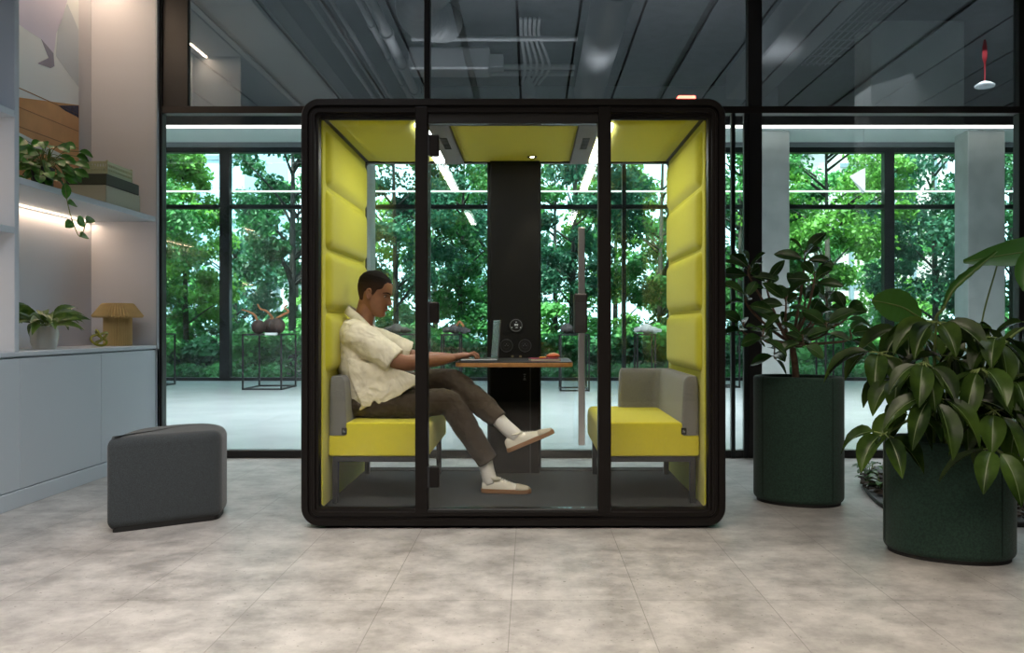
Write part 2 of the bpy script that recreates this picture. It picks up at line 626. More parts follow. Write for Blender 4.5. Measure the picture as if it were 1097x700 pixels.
# facade
fac = struct(thing('window_2', None, None, (0, FY, 0)))
def fm(name, x0, x1, z0, z1, d=0.16):
    return MB().box(x0, x1, FY - d / 2, FY + d / 2, z0, z1).build(name, M['alu'], fac)
fm('bottom_rail', -10.5, 13, 0.0, 0.06)
fm('head_rail', -10.5, 13, 4.40, 4.52)
fm('transom', -10.5, 13, 3.32, 3.40, 0.12)
mx_ = [(-8.45, .19), (-5.89, .19), (-3.33, .19), (-0.777, .075), (1.81, .075), (4.37, .19), (6.92, .19), (9.48, .19), (12.0, .19)]
for x, w in mx_:
    fm('mullion', x - w / 2, x + w / 2, 0.0, 4.52)
ed = [-10.5] + [x for x, w in mx_] + [13]
for a, b in zip(ed[:-1], ed[1:]):
    pane('glass_pane', a, b, FY, 0.06, 3.32, M['glass_far'], fac)
    pane('upper_glass_pane', a, b, FY, 3.40, 4.40, M['glass_far'], fac)

# concrete columns of the lobby
def col(u0, u1, Y, nm='wall_column', z1=4.75):
    x0, x1 = (u0 - 568) * Y / F, (u1 - 568) * Y / F
    return struct(MB().rbox(x0, x1, Y, Y + .5, 0, z1, 0.02, 2).build(nm, M['concrete']))
col(814, 846, 15.35, z1=4.52)
col(360, 397, 15.35, z1=4.52)
col(1037, 1077, 15.35, z1=4.52)

# ------------------------------------------------------------------ services under the room ceiling
def service(name, label, cat, mb, m, group=None):
    o = mb.build(name, m, None, smooth='auto')
    return tag(o, label, cat, group)

for i, (x, z, r) in enumerate([(-2.05, 4.05, .022), (-1.97, 4.12, .03), (-1.86, 4.1, .022), (-1.66, 4.2, .03), (-1.50, 4.12, .055)]):
    mb = MB().tube([(x, 1.5, z), (x, PY - .35, z)], r, 12)
    for yy in (2.6, 3.7, 4.8, 5.9):
        mb.tube([(x, yy, z), (x, yy + .06, z)], r * 1.4, 12)
    service('ceiling_pipe', ['thin pipe under the ceiling next to the white bulkhead, closest to it', 'second pipe from the bulkhead under the room ceiling',
            'third pipe from the bulkhead under the room ceiling', 'fourth pipe from the bulkhead under the room ceiling',
            'thickest of the pipes running beside the white bulkhead'][i], 'pipe', mb, M['pipe'], 'pipes beside the bulkhead')

def flex(pts, r):
    P = bez(pts, 14)
    rad = [r * (1 + .05 * math.sin(i * 2.2)) for i in range(len(P))]
    return MB().tube(P, rad, 20)
service('flexible_duct', 'fat corrugated flexible duct curving under the ceiling', 'duct',
        flex([(-.6, 6.5, 4.15), (-1.0, 5.9, 4.1), (-1.1, 5.2, 4.15), (-.9, 4.6, 4.3)], .2), M['duct'])
service('round_duct', 'straight round silver duct running away under the ceiling', 'duct',
        MB().tube([(.75, 2.8, 4.05), (.75, 4.2, 4.05), (.75, 6.4, 4.05)], .19, 24), M['duct'])
service('cross_duct', 'wide flat duct crossing under the ceiling above the pod', 'duct',
        MB().rbox(-1.4, 3.2, 2.3, 2.72, 3.82, 4.15, .02, 2), M['duct'])
service('air_box', 'flat square air distribution box hung under the ceiling', 'duct',
        MB().rbox(-1.35, -.45, 3.95, 4.3, 3.9, 4.15, .02, 1).rbox(-.46, -.30, 4.0, 4.2, 3.95, 4.1, .01, 1), M['duct'])
for i, (y, z) in enumerate([(3.6, 4.05), (3.72, 4.1), (3.86, 4.05), (4.4, 4.2)]):
    service('cross_pipe', ['first pipe crossing beside the wide flat duct', 'second pipe crossing beside the wide flat duct',
                           'third pipe crossing beside the wide flat duct', 'single pipe crossing further from the flat duct'][i], 'pipe',
            MB().tube([(-1.3, y, z), (.52, y, z)], .028, 12), M['pipe'], 'cross pipes')
mb = MB()
for k in range(5):
    mb.tube(bez([(-.1 + k * .05, 4.6, 4.35), (-.1 + k * .05, 4.2, 4.3), (-.06 + k * .07, 3.9, 4.05), (-.1 + k * .05, 3.5, 3.95)], 8), .016, 8)
mb.lathe([(.0, -.16), (.07, -.14), (.09, -.05), (.07, .0), (.03, .1)], (-.02, 3.6, 3.9), 20)
mb.tube(bez([(-.26, 3.6, 3.82), (-.16, 3.6, 3.76), (0, 3.6, 3.75), (.14, 3.6, 3.76), (.24, 3.6, 3.82)], 8), .022, 8)
service('pipe_bundle', 'bundle of curving cables and pipes with a round valve below', 'pipe', mb, M['pipe'])
service('square_duct', 'rectangular duct running away under the ceiling near the thick mullion', 'duct',
        MB().rbox(2.5, 3.0, 2.8, 6.2, 3.95, 4.3, .02, 1), M['duct'])
mb = MB()
for k in range(6):
    mb.tube([(3.15 + k * .07, 3.6, 4.15), (3.15 + k * .07, 6.2, 4.15)], .008, 6)
for k in range(9):
    mb.tube([(3.1, 3.7 + k * .28, 4.14), (3.55, 3.7 + k * .28, 4.14)], .008, 6)
service('cable_tray', 'wire cable tray hung under the ceiling', 'cable tray', mb, M['pipe'])
struct(MB().box(3.85, 4.9, 3.6, 4.1, 0.0, 4.5).build('wall_pillar', M['concrete']))

# ------------------------------------------------------------------ built-in shelving with base cabinets
SXF, SXB = -2.96, -3.47          # front plane and back panel
shelving = thing('shelving_unit', 'tall pale built-in shelving with warm strip lights above the base cabinets', 'shelving', (SXF, PY - .5, 0))
T = .045
wm, wm2 = M['white_lam'], M['white_lam2']
def sh(name, x0, x1, y0, y1, z0, z1, m=None, r=.003):
    return MB().rbox(x0, x1, y0, y1, z0, z1, r, 1).build(name, m or wm, shelving)
sh('back_panel', SXB - .02, SXB, 1.2, 6.9, .90, 3.83, wm2)
sh('end_panel', SXB, SXF, 6.86, 6.90, .90, 3.83, wm2)
sh('end_edge', SXF - .002, SXF + .012, 6.86, 6.90, 0.0, 3.83, wm)
for y in (4.985, 3.05, 1.2):
    sh('divider', SXB, SXF, y, y + T, .90, 3.83, wm)
sh('shelf', SXB, SXF, 5.03, 6.86, 1.875, 1.915, wm)
for z in (1.58, 2.25, 3.0):
    sh('shelf', SXB, SXF, 3.095, 4.985, z, z + .04, wm)
for z in (1.58, 2.25, 3.0):
    sh('shelf', SXB, SXF, 1.245, 3.05, z, z + .04, wm)
sh('worktop', SXB, SXF + .006, 1.2, 6.9, .872, .90, wm)
def shelf_led(y0, y1, z, e=9, x=SXB + .03):
    sh('led_strip', x - .008, x + .008, y0, y1, z - .012, z - .002, M['led'], .001)
    lamp('shelf_strip_light', 'AREA', (x, (y0 + y1) / 2, z - .018), (0, 0, 0), e, (1, .70, .47), .02, y1 - y0)
shelf_led(5.06, 6.84, 1.873, 3)
shelf_led(5.06, 6.84, 3.81, 9, -3.30)
sh('top_panel', SXB, SXF, 1.2, 6.9, 3.812, 3.832, wm)
shelf_led(3.12, 4.96, 1.578, 4)
shelf_led(3.12, 4.96, 2.248, 4)

cab = thing('base_cabinet', 'run of low pale grey handleless cabinets under the shelving', 'cabinet', (SXF, 6.0, 0))
MB().box(SXB, SXF - .02, 1.2, 6.88, .10, .87).build('carcass', wm, cab)
MB().rbox(SXB, SXF + .004, 1.2, 6.9, 0.0, .098, .002, 1).build('plinth', wm, cab)
for a in (1.24, 2.19, 3.14, 4.09, 5.04, 5.99):
    b = a + .95 if a < 5.9 else 6.86
    MB().rbox(SXF - .019, SXF, a + .0025, b - .0025, .104, .862, .0015, 1).build('door', wm, cab)
MB().box(SXB, SXF + .012, 6.861, 6.90, .0, .871).build('end_panel', wm, cab)

# wall panel with picture
def art_mat():
    m = bpy.data.materials.new('picture_print')
    m.use_nodes = True
    n, l = m.node_tree.nodes, m.node_tree.links
    p = n['Principled BSDF']
    p.inputs['Roughness'].default_value = 0.25
    tc = n.new('ShaderNodeTexCoord')
    w = n.new('ShaderNodeTexWave'); w.inputs['Scale'].default_value = 1.1; w.inputs['Distortion'].default_value = 5
    w.inputs['Detail'].default_value = 1.0; w.inputs['Detail Scale'].default_value = 0.6
    l.new(tc.outputs['Object'], w.inputs['Vector'])
    r = n.new('ShaderNodeValToRGB')
    e = r.color_ramp.elements
    e[0].position = 0.0; e[0].color = (*hexc('#8d92a8'), 1)
    e[1].position = 1.0; e[1].color = (*hexc('#c6d3db'), 1)
    x = r.color_ramp.elements.new(0.5); x.color = (*hexc('#b3b6cc'), 1)
    l.new(w.outputs['Color'], r.inputs['Fac'])
    l.new(r.outputs['Color'], p.inputs['Base Color'])
    return m
pic = thing('wall_picture', 'large frameless picture of pale lilac folds above brown oak boards', 'picture', (SXB, 5.9, 2.2))
PX = SXB + .03
MB().box(SXB + .001, PX, 5.06, 6.62, 2.02, 3.79).build('canvas', mat('picture_edge', '#c9ccd4', .5), pic)
def pic_poly(name, pts, m, off=.001):
    # pts are (y, z) on the picture plane
    x = PX + off
    mb = MB()
    n = len(pts)
    mb.add([(PX - .0005, y, z) for y, z in pts] + [(x, y, z) for y, z in pts],
           [tuple(range(n, 2 * n))] + [(i, (i + 1) % n, (i + 1) % n + n, i + n) for i in range(n)])
    return mb.build(name, m, pic)
def pp(u, v):
    """picture point to (y, z) on the picture plane"""
    Y = PX * F / (u - 568)
    return (Y, H0 + (350 - v) * Y / F)
M['oak'] = mat('oak_boards', '#cf9c68', .35, var=.15, vscale=3)
M['paper'] = mat('pale_paper', '#e3edf2', .3)
M['paper2'] = mat('lilac_paper', '#d2d2e8', .3)
M['paper3'] = mat('grey_blue_paper', '#c6d3df', .3)
M['joint'] = mat('board_joint', '#9a6c42', .4)
M['paper4'] = mat('fold_shade', '#8f90a6', .4)
M['navy'] = mat('navy_cloth', '#33344f', .5, var=.4, vscale=60)
zt = 3.788
pic_poly('print', [(5.065, 2.025), (6.615, 2.025), (6.615, zt), (5.065, zt)], M['paper'], .0008)
e1, e2 = pp(19, 108), pp(93, 117)
pic_poly('oak_board_print', [(5.065, 2.025), (6.615, 2.025), (6.615, e2[1]), (5.065, e1[1] - .12)], M['oak'], .0016)
pic_poly('cloth_print', [pp(62, 113), (6.61, e2[1] - .004), (6.61, pp(93, 131)[1]), pp(82, 125), pp(70, 119)], M['navy'], .0022)
pic_poly('fold_print', [pp(20, 0), pp(72, 0), pp(66, 22), pp(60, 36), pp(58, 54), pp(57, 57), pp(44, 42), pp(30, 33), pp(20, 26)], M['paper2'], .0016)
pic_poly('fold_print', [pp(72, 4), (6.61, pp(93, 38)[1]), (6.61, pp(93, 98)[1]), pp(60, 60), pp(62, 30)], M['paper3'], .0016)
pic_poly('crease_print', [pp(44, 42), pp(57, 57), pp(58, 71), pp(54, 73), pp(40, 68), pp(52, 62)], M['paper4'], .0024)
for k in range(5):
    z = 2.12 + k * .13
    pic_poly('board_joint_print', [(5.07, z), (6.61, z + .02), (6.61, z + .026), (5.07, z + .006)], M['joint'], .0022)
pic_poly('white_strip_print', [pp(20, 142), pp(55, 160), pp(72, 168), pp(60, 170), pp(20, 152)], M['paper'], .0026)

# ------------------------------------------------------------------ things on the shelving
M['pot_dark'] = mat('dark_pot', '#202227', .5)
M['leaf_pothos'] = mat('pothos_leaf', (0.045, 0.17, 0.02), .35, var=.35, vscale=25, trans=.2, vcol=(0.08, 0.27, 0.03))
M['stem'] = mat('green_stem', (0.12, 0.17, 0.04), .6)
P0 = Vector((-3.06, 5.45, 1.916))
pothos = thing('potted_pothos', 'trailing green pothos in a small dark pot on the upper shelf', 'plant', P0)
MB().lathe([(.045, 0), (.055, .004), (.068, .12), (.07, .125), (.062, .125), (.058, .10), (.01, .10)], P0, 24).build('pot', M['pot_dark'], pothos, smooth='auto')
fol = MB(); st = MB()
top = P0 + Vector((0, 0, .11))
rr = random.Random(3)
for i in range(58):
    a = rr.uniform(0, 2 * PI)
    reach = rr.uniform(.05, .27)
    h = rr.uniform(-.08, .16)
    e = top + Vector((math.cos(a) * reach * .55 + .03, math.sin(a) * reach * 1.0 + .05, h + .02))
    midp = top + (e - top) * .5 + Vector((0, 0, .05))
    st.tube(bez([top + Vector((rr.uniform(-.03, .03), rr.uniform(-.03, .03), -.02)), midp, e], 4), .0022, 5)
    leaf(fol, e, (math.cos(a) + .3, math.sin(a) - .1, rr.uniform(-.6, .2)), (rr.uniform(.3, 1), -rr.uniform(.4, 1.2), rr.uniform(.3, 1)), rr.uniform(.08, .115), rr.uniform(.055, .075), .8, .3, 6, 'oval')
vine = bez([top + Vector((.05, .03, 0)), top + Vector((.13, .0, -.03)), top + Vector((.155, -.02, -.14)), top + Vector((.16, .03, -.28)), top + Vector((.16, .14, -.40)), top + Vector((.16, .22, -.30))], 8)
st.tube(vine, .003, 6)
for q, dd in ((12, (0, .2, -1)), (20, (0, .9, .2)), (26, (0, -.6, -.2)), (32, (0, 1, .25)), (38, (0, -.5, .5)), (40, (0, .7, .4)), (6, (.3, -1, -.2))):
    leaf(fol, vine[q], dd, (.8, -.7, .4), .10, .062, .4, .3, 6, 'oval')
fol.build('foliage', M['leaf_pothos'], pothos, smooth=True)
st.build('stems', M['stem'], pothos, smooth=True)

M['box_beige'] = mat('stone_grey_box', '#a9a893', .7)
M['box_green'] = mat('dark_olive_lid', '#3c4234', .7)
M['crate'] = mat('sage_plastic', '#b4b998', .5)
sb = thing('storage_box', 'large stone grey storage box with a dark green lid on the upper shelf', 'box', (-3.15, 6.15, 1.915))
bx0, bx1, by0, by1 = -3.27, -2.99, 6.12, 6.66
MB().rbox(bx0, bx1, by0, by1, 1.916, 2.047, .004, 1).build('body', M['box_beige'], sb)
MB().rbox(bx0 - .004, bx1 + .004, by0 - .004, by1 - .03, 2.047, 2.126, .004, 1).build('lid', M['box_green'], sb)
cr = thing('folding_crate', 'small sage green plastic crate on top of the storage box', 'crate', (-3.2, 6.0, 2.106))
cx0, cx1, cy0, cy1, cz0, cz1 = -3.19, -3.01, 6.18, 6.56, 2.127, 2.225
mb = MB().box(cx0, cx1, cy0, cy1, cz0, cz0 + .006)
for (a, b, c, d) in ((cx0, cx1, cy0, cy0 + .008), (cx0, cx1, cy1 - .008, cy1), (cx0, cx0 + .008, cy0, cy1), (cx1 - .008, cx1, cy0, cy1)):
    mb.box(a, b, c, d, cz0, cz0 + .03); mb.box(a, b, c, d, cz0 + .045, cz0 + .06); mb.box(a, b, c, d, cz1 - .018, cz1)
for k in range(17):
    y = cy0 + .002 + k * (cy1 - cy0 - .01) / 16
    mb.box(cx1 - .009, cx1 - .001, y, y + .008, cz0, cz1 - .005); mb.box(cx0 + .001, cx0 + .009, y, y + .008, cz0, cz1 - .005)
for k in range(10):
    x = cx0 + .002 + k * (cx1 - cx0 - .01) / 9
    mb.box(x, x + .008, cy0 + .001, cy0 + .009, cz0, cz1 - .005)
mb.build('basket', M['crate'], cr)
for a in (cx0 - .004, cx1 - .01):
    for b in (cy0 - .004, cy1 - .01):
        MB().rbox(a, a + .014, b, b + .014, cz0, cz1 + .008, .003, 1).build('corner_post', M['crate'], cr)

# plant in white pot on the worktop
M['pot_white'] = mat('white_ceramic', '#c9c7bd', .35)
def varieg():
    return mat('variegated_leaf', (0.045, 0.13, 0.02), .38, var=.3, vscale=22, trans=.15, vcol=(0.12, 0.20, 0.03), detail=6)
M['leaf_var'] = varieg()
P1 = Vector((-3.15, 5.63, .90))
dp = thing('potted_dumb_cane', 'plant with long yellow-streaked green leaves in a white pot on the worktop', 'plant', P1)
MB().lathe([(.06, 0), (.068, .003), (.082, .05), (.086, .10), (.075, .148), (.068, .15), (.062, .14), (.01, .13)], P1, 32).build('pot', M['pot_white'], dp, smooth='auto')
fol = MB(); st = MB()
t0 = P1 + Vector((0, 0, .13))
for i in range(26):
    a = i * 2.4 + rr.uniform(-.3, .3)
    el = .25 + .75 * (i / 26)
    d = Vector((math.cos(a) * .8, math.sin(a), el * 1.1))
    b = t0 + d.normalized() * rr.uniform(.05, .10)
    st.tube([t0, b], .003, 6)
    leaf(fol, b, d, (rr.uniform(.2, .8), -rr.uniform(.4, 1.1), .7), rr.uniform(.20, .28), rr.uniform(.06, .08), rr.uniform(1.0, 2.0), .35, 8, 'lance')
fol.build('foliage', M['leaf_var'], dp, smooth=True)
st.build('stems', M['stem'], dp, smooth=True)

# pleated mushroom lamp
M['lamp'] = mat('ochre_card', '#bfa772', .6, var=.08, vscale=8)
M['lamp_dark'] = mat('ochre_card_dark', '#8d784c', .6)
P2 = Vector((-3.15, 6.63, .90))
ml = thing('pleated_table_lamp', 'ochre pleated mushroom lamp standing on the worktop', 'lamp', P2)
def pleat(prof, n, amp):
    rings = []
    for r, z, a in prof:
        rings.append([(P2.x + (r + a * (1 if i % 2 else -1)) * math.cos(2 * PI * i / n), P2.y + (r + a * (1 if i % 2 else -1)) * math.sin(2 * PI * i / n), P2.z + z) for i in range(n)])
    return MB().loft(rings)
pleat([(.098, 0, .004), (.098, .225, .004)], 88, .004).build('base', M['lamp'], ml)
pleat([(.165, .215, .008), (.175, .228, .009), (.112, .318, .005), (.104, .324, .003)], 96, .006).build('lamp_shade', M['lamp'], ml)

# knotted ornament
M['knot'] = mat('olive_glass', '#8b8a22', .25, coat=.3)
P3 = Vector((-3.05, 6.15, .90 + .067))
kp = []
for i in range(121):
    t = 2 * PI * i / 120
    rr_ = .040 + .014 * math.cos(3 * t)
    kp.append(P3 + Vector((.036 * math.sin(3 * t), rr_ * 1.0 * math.cos(2 * t) * 1.25, rr_ * math.sin(2 * t) * 1.05)))
o = MB().tube(kp, .0085, 10, cap=False).build('knot_ornament', M['knot'], None, smooth=True)
tag(o, 'yellow-green knotted tube ornament beside the pleated lamp', 'ornament')

# ------------------------------------------------------------------ the pod
PF, PB = 4.487, 5.83            # front face and rear face
OX0, OX1, OZ0, OZ1 = -1.187, 1.013, .012, 2.229
IX0, IX1, IZ0, IZ1 = -1.105, .930, .088, 2.147
CX = (OX0 + OX1) / 2
pod = thing('office_pod', 'large black framed meeting pod with yellow upholstered inside', 'pod', (CX, PF, 0))
def part_(name, mb, m, parent=pod, smooth=False):
    return mb.build(name, m, parent, smooth)

def rrect(x0, x1, z0, z1, r, seg=8):
    out = []
    for cx, cz, a0 in ((x1 - r, z1 - r, 0), (x0 + r, z1 - r, 90), (x0 + r, z0 + r, 180), (x1 - r, z0 + r, 270)):
        for k in range(seg + 1):
            a = math.radians(a0 + 90 * k / seg)
            out.append((cx + r * math.cos(a), cz + r * math.sin(a)))
    return out

def ring_mesh(sections, seg=8):
    """rounded rectangular ring; sections = list of (inset, y)"""
    rings = []
    for ins, y in sections:
        r = max(.095 - ins, .022)
        rings.append([(x, y, z) for x, z in rrect(OX0 + ins, OX1 - ins, OZ0 + ins, OZ1 - ins, r, seg)])
    mb = MB()
    n = len(rings[0]); vs = [p for rg in rings for p in rg]; fs = []
    K = len(rings)
    for k in range(K):
        for i in range(n):
            j = (i + 1) % n
            k2 = (k + 1) % K
            fs.append((k * n + i, k * n + j, k2 * n + j, k2 * n + i))
    return mb.add(vs, fs)
# outer shell: hollow sleeve all the way back
part_('shell', ring_mesh([(0.0, PF + .02), (0.0, PB), (.07, PB), (.07, PF + .10), (.03, PF + .10)]), M['frame'], smooth='auto')
part_('front_frame', ring_mesh([(.004, PF + .02), (.0, PF + .012), (.006, PF), (.036, PF - .002), (.040, PF + .012), (.050, PF + .012),
                                (.053, PF + .004), (.072, PF + .004), (.076, PF + .02), (.088, PF + .022), (.09, PF + .07), (.02, PF + .09)]), M['frame'], smooth='auto')
part_('back_frame', ring_mesh([(.0, PB - .03), (.0, PB + .004), (.09, PB + .004), (.09, PB - .03)]), M['frame'], smooth='auto')
# small levelling feet
for x in (OX0 + .14, OX1 - .14):
    for y in (PF + .12, PB - .12):
        MB().lathe([(.03, 0), (.03, .014)], (x, y, 0), 16).build('foot', M['gasket'], pod)
# mullions of the front
for a, b in ((-.596, -.530), (.352, .419)):
    part_('front_mullion', MB().rbox(a, b, PF + .002, PF + .075, OZ0 + .06, OZ1 - .04, .006, 2), M['frame'])
# fixed side panes and the door
for a, b in ((OX0 + .085, -.592), (.415, OX1 - .085)):
    part_('side_glass', MB().box(a, b, PF + .045, PF + .053, OZ0 + .085, OZ1 - .085), M['glass'])
    part_('gasket', MB().box(a, b, PF + .040, PF + .058, OZ1 - .103, OZ1 - .08), M['gasket'])
part_('door_header', MB().rbox(-.54, .36, PF + .02, PF + .09, OZ1 - .125, OZ1 - .07, .004, 1), M['gasket'])
part_('threshold', MB().rbox(-.54, .36, PF + .012, PF + .09, OZ0 + .04, OZ0 + .088, .004, 1), M['gasket'])
door = part_('door', MB().box(-.527, .347, PF + .03, PF + .040, OZ0 + .092, OZ1 - .128), M['glass'])
for vc in (155, 335, 512):
    z = at(0, vc, PF).z
    h = MB().rbox(-.528, -.473, PF + .008, PF + .055, z - .055, z + .055, .008, 3)
    h.build('hinge', M['frame'], door)
    MB().rbox(-.536, -.520, PF + .004, PF + .03, z - .055, z + .055, .003, 2).build('hinge_plate', M['alu'], door)
hx = at(622.5, 0, PF).x
hz0, hz1 = at(0, 477, PF - .04).z, at(0, 244, PF - .04).z
MB().rbox(hx - .017, hx + .017, PF - .055, PF - .035, hz0, hz1, .003, 2).build('handle', M['steel'], door)
for z in (hz0 + .08, hz1 - .08):
    MB().tube([(hx, PF - .036, z), (hx, PF + .031, z)], .008, 12).build('handle_mount', M['steel'], door)
MB().rbox(hx - .038, hx + .028, PF - .062, PF + .055, at(0, 357, PF).z, at(0, 315, PF).z, .008, 2).build('lock_case', M['black'], door)
MB().rbox(hx - .03, hx + .022, PF - .064, PF - .060, at(0, 350, PF).z, at(0, 325, PF).z, .001, 1).build('lock_plate', M['gasket'], door)

# floor platform and carpet
part_('platform', MB().box(OX0 + .07, OX1 - .07, PF + .09, PB - .02, OZ0 + .02, .072), M['black'])
part_('carpet', MB().rbox(IX0 - .005, IX1 + .005, PF + .085, PB - .06, .072, .088, .006, 2), M['carpet'])

# upholstered sides
def cushion_side(xw, sgn, y0, y1, z0, z1, d=.034, r=.035):
    """padded panel on a side wall, bulging towards the middle of the pod"""
    ny, nz = 22, 14
    vs, fs = [], []
    def ease(t, w):
        e = min(t, 1 - t) * w
        return 1 - (1 - min(1, e / .06)) ** 2.2 if e < .06 else 1
    for j in range(nz + 1):
        for i in range(ny + 1):
            # finer near the rim
            ti = .5 - .5 * math.cos(PI * i / ny); tj = .5 - .5 * math.cos(PI * j / nz)
            dy = min(ti, 1 - ti) * (y1 - y0); dz = min(tj, 1 - tj) * (z1 - z0)
            y = y0 + ti * (y1 - y0); z = z0 + tj * (z1 - z0)
            rad = .05
            if dy < rad and dz < rad:      # rounded corner: pull towards the corner circle
                vx, vz = rad - dy, rad - dz
                q = max(vx, vz); L = math.hypot(vx, vz)
                if L > 1e-6:
                    k = q / L
                    y = y + (1 if ti > .5 else -1) * (vx * k - vx); z = z + (1 if tj > .5 else -1) * (vz * k - vz)
                e = rad - q
            else:
                e = min(dy, dz)
            h = d * (1 - (1 - min(1, e / .055)) ** 2.4) * (1 + .12 * math.sin(PI * ti) * math.sin(PI * tj))
            vs.append((xw + sgn * h, y, z))
    for j in range(nz):
        for i in range(ny):
            a = j * (ny + 1) + i
            fs.append((a, a + 1, a + ny + 2, a + ny + 1))
    mb = MB().add(vs, fs)
    return mb

ZS = [(.80, 1.122), (1.136, 1.452), (1.466, 1.788), (1.802, 2.108)]
for sgn, xw, xo in ((1, IX0, OX0 + .07), (-1, IX1, OX1 - .07)):
    base = part_('wall_padding', MB().rbox(min(xo, xw + sgn * .008), max(xo, xw + sgn * .008), PF + .10, PB - .05, .088, IZ1, .004, 1), M['yellow'])
    for z0, z1 in ZS:
        cushion_side(xw + sgn * .007, sgn, PF + .16, PB - .10, z0, z1, .03).build('wall_cushion', M['yellow'], base, smooth=True)
# ceiling lining
base = part_('ceiling_lining', MB().rbox(IX0 + .008, IX1 - .008, PF + .10, PB - .05, IZ1, OZ1 - .07, .004, 1), M['yellow'])
def cushion_top(x0, x1, y0, y1, z, d=.02):
    mb = cushion_side(0, 1, y0, y1, x0, x1, d)
    mb.v = [(v[2], v[1], z - v[0]) for v in mb.v]
    mb.f = [f[::-1] for f in mb.f]
    return mb
for a, b in ((IX0 + .08, -.62), (-.42, .25), (.44, IX1 - .08)):
    cushion_top(a, b, PF + .13, PB - .08, IZ1 + .001, .018).build('ceiling_cushion', M['yellow'], base, smooth=True)
for a, b in ((IX0, IX0 + .03), (IX1 - .03, IX1)):
    part_('corner_trim', MB().rbox(a, b, PF + .10, PB - .05, IZ1 - .004, IZ1 + .002, .001, 1), M['black'])
# vents and light strips
M['vent'] = mat('taupe_vent_plate', '#5b5350', .6)
for (x0, x1), (l0, l1) in (((-.555, -.435), (-.625, -.565)), ((.26, .38), (.39, .45))):
    v = part_('vent_plate', MB().rbox(x0, x1, PF + .12, PB - .10, IZ1 - .026, IZ1 + .001, .006, 2), M['vent'])
    g = MB()
    for k in range(9):
        g.box((x0 + x1) / 2 - .02, (x0 + x1) / 2 + .02, 4.95 + k * .035, 4.965 + k * .035, IZ1 - .029, IZ1 - .0255)
    g.build('vent_slots', M['gasket'], v)
    s_ = part_('ceiling_light_strip', MB().rbox(l0, l1, PF + .20, PB - .10, IZ1 - .0215, IZ1 + .001, .002, 1), M['led_cool'])
    lamp('pod_strip_light', 'AREA', ((l0 + l1) / 2, (PF + PB) / 2 + .05, IZ1 - .026), (0, 0, 0), 5.5, (1, .97, .88), .05, 1.0)
sp = part_('spotlight', MB().lathe([(.030, 0), (.034, -.006), (.026, -.012), (.018, -.006)], (.012, 5.53, IZ1 - .012), 20), M['gasket'])
MB().lathe([(.019, -.006), (.012, -.013), (.002, -.015)], (.012, 5.53, IZ1 - .008), 16).build('bulb', mat('warm_bulb', (1, .8, .5), .5, emit=(1, .78, .45), estr=60), sp)
lamp('pod_spot_light', 'SPOT', (.012, 5.53, IZ1 - .04), (0, 0, 0), 8, (1, .85, .6), radius=.02)
# rear glass with slim black edges
for a, b in ((IX0 + .008, -.262), (.062, IX1 - .008)):
    bg_ = part_('rear_glass', MB().box(a, b, PB - .050, PB - .042, .088, IZ1), M['glass'])
    MB().box(a, b, PB - .024, PB - .016, .088, IZ1).build('outer_pane', M['glass'], bg_)
part_('glass_edge', MB().rbox(-.285, -.262, PB - .06, PB - .01, .088, IZ1, .003, 1).rbox(.062, .072, PB - .06, PB - .01, .088, IZ1, .003, 1), M['alu'])
part_('rear_head_rail', MB().rbox(IX0, IX1, PB - .055, PB - .005, IZ1 - .012, IZ1 + .02, .002, 1), M['black'])
part_('rear_sill', MB().rbox(IX0, IX1, PB - .06, PB - .005, .07, .096, .003, 1), M['black'])
# service column
scol = part_('service_column', MB().rbox(-.262, .062, PB - .16, PB - .02, .086, IZ1 + .02, .008, 2), M['column_dark'])
MB().box(-.002, .003, PB - .1625, PB - .159, .09, .80).build('column_seam', mat('grey_seam', '#55565a', .5), scol)
CY = PB - .16
M['sock_ring'] = mat('satin_grey_ring', '#5c5f63', .4)
M['sock'] = mat('black_socket', (.008, .008, .009), .3)
M['glyph'] = mat('pale_display', '#dfe6e6', .5, emit='#cfd8d8', estr=.5)
M['glyph_dim'] = mat('grey_marking', '#8b8f93', .5)
Ry = Matrix.Rotation(PI / 2, 4, 'X')     # lathe axis z -> -y
def disc(u, v, r, t, m, name, par, rin=0.0):
    p = at(u, v, CY)
    prof = [(max(rin, .0005), 0), (r, 0), (r, t), (max(rin, .0005), t)]
    mb = MB().lathe(prof + ([prof[0]] if rin else []), (0, 0, 0), 36, cap=not rin)
    mb.v = [(p.x + a, p.y - c, p.z + b) for a, b, c in mb.v]
    return mb.build(name, m, par, smooth='auto')
dial = disc(552.8, 348.8, .046, .006, M['sock'], 'control_dial', scol)
disc(552.8, 348.8, .040, .0065, M['glyph_dim'], 'dial_ring', dial, .037)
g = MB()
p = at(552.8, 348.5, CY - .0075)
for dx, dz, w, h in ((-.010, .002, .004, .012), (-.003, .002, .004, .012), (.004, .002, .004, .012), (.010, .002, .003, .012), (-.001, .020, .005, .005), (-.003, -.016, .014, .003),
                     (-.030, -.016, .005, .005), (.027, -.016, .005, .005)):
    g.box(p.x + dx, p.x + dx + w, p.y - .001, p.y, p.z + dz - h / 2, p.z + dz + h / 2)
g.build('dial_display', M['glyph'], dial)
for u in (542.6, 562.4):
    s_ = disc(u, 370.5, .040, .004, M['sock'], 'power_socket', scol)
    disc(u, 370.5, .042, .005, M['sock_ring'], 'socket_rim', s_, .039)
    disc(u, 370.5, .022, .0045, M['sock_ring'], 'socket_well', s_, .021)
    g = MB(); p = at(u, 370.5, CY - .004)
    for dx, dz in ((-.009, .0), (.009, 0.0), (0, .010)):
        g.box(p.x + dx - .002, p.x + dx + .002, p.y - .002, p.y, p.z + dz - .003, p.z + dz + .003)
    g.build('socket_holes', M['glyph_dim'], s_)
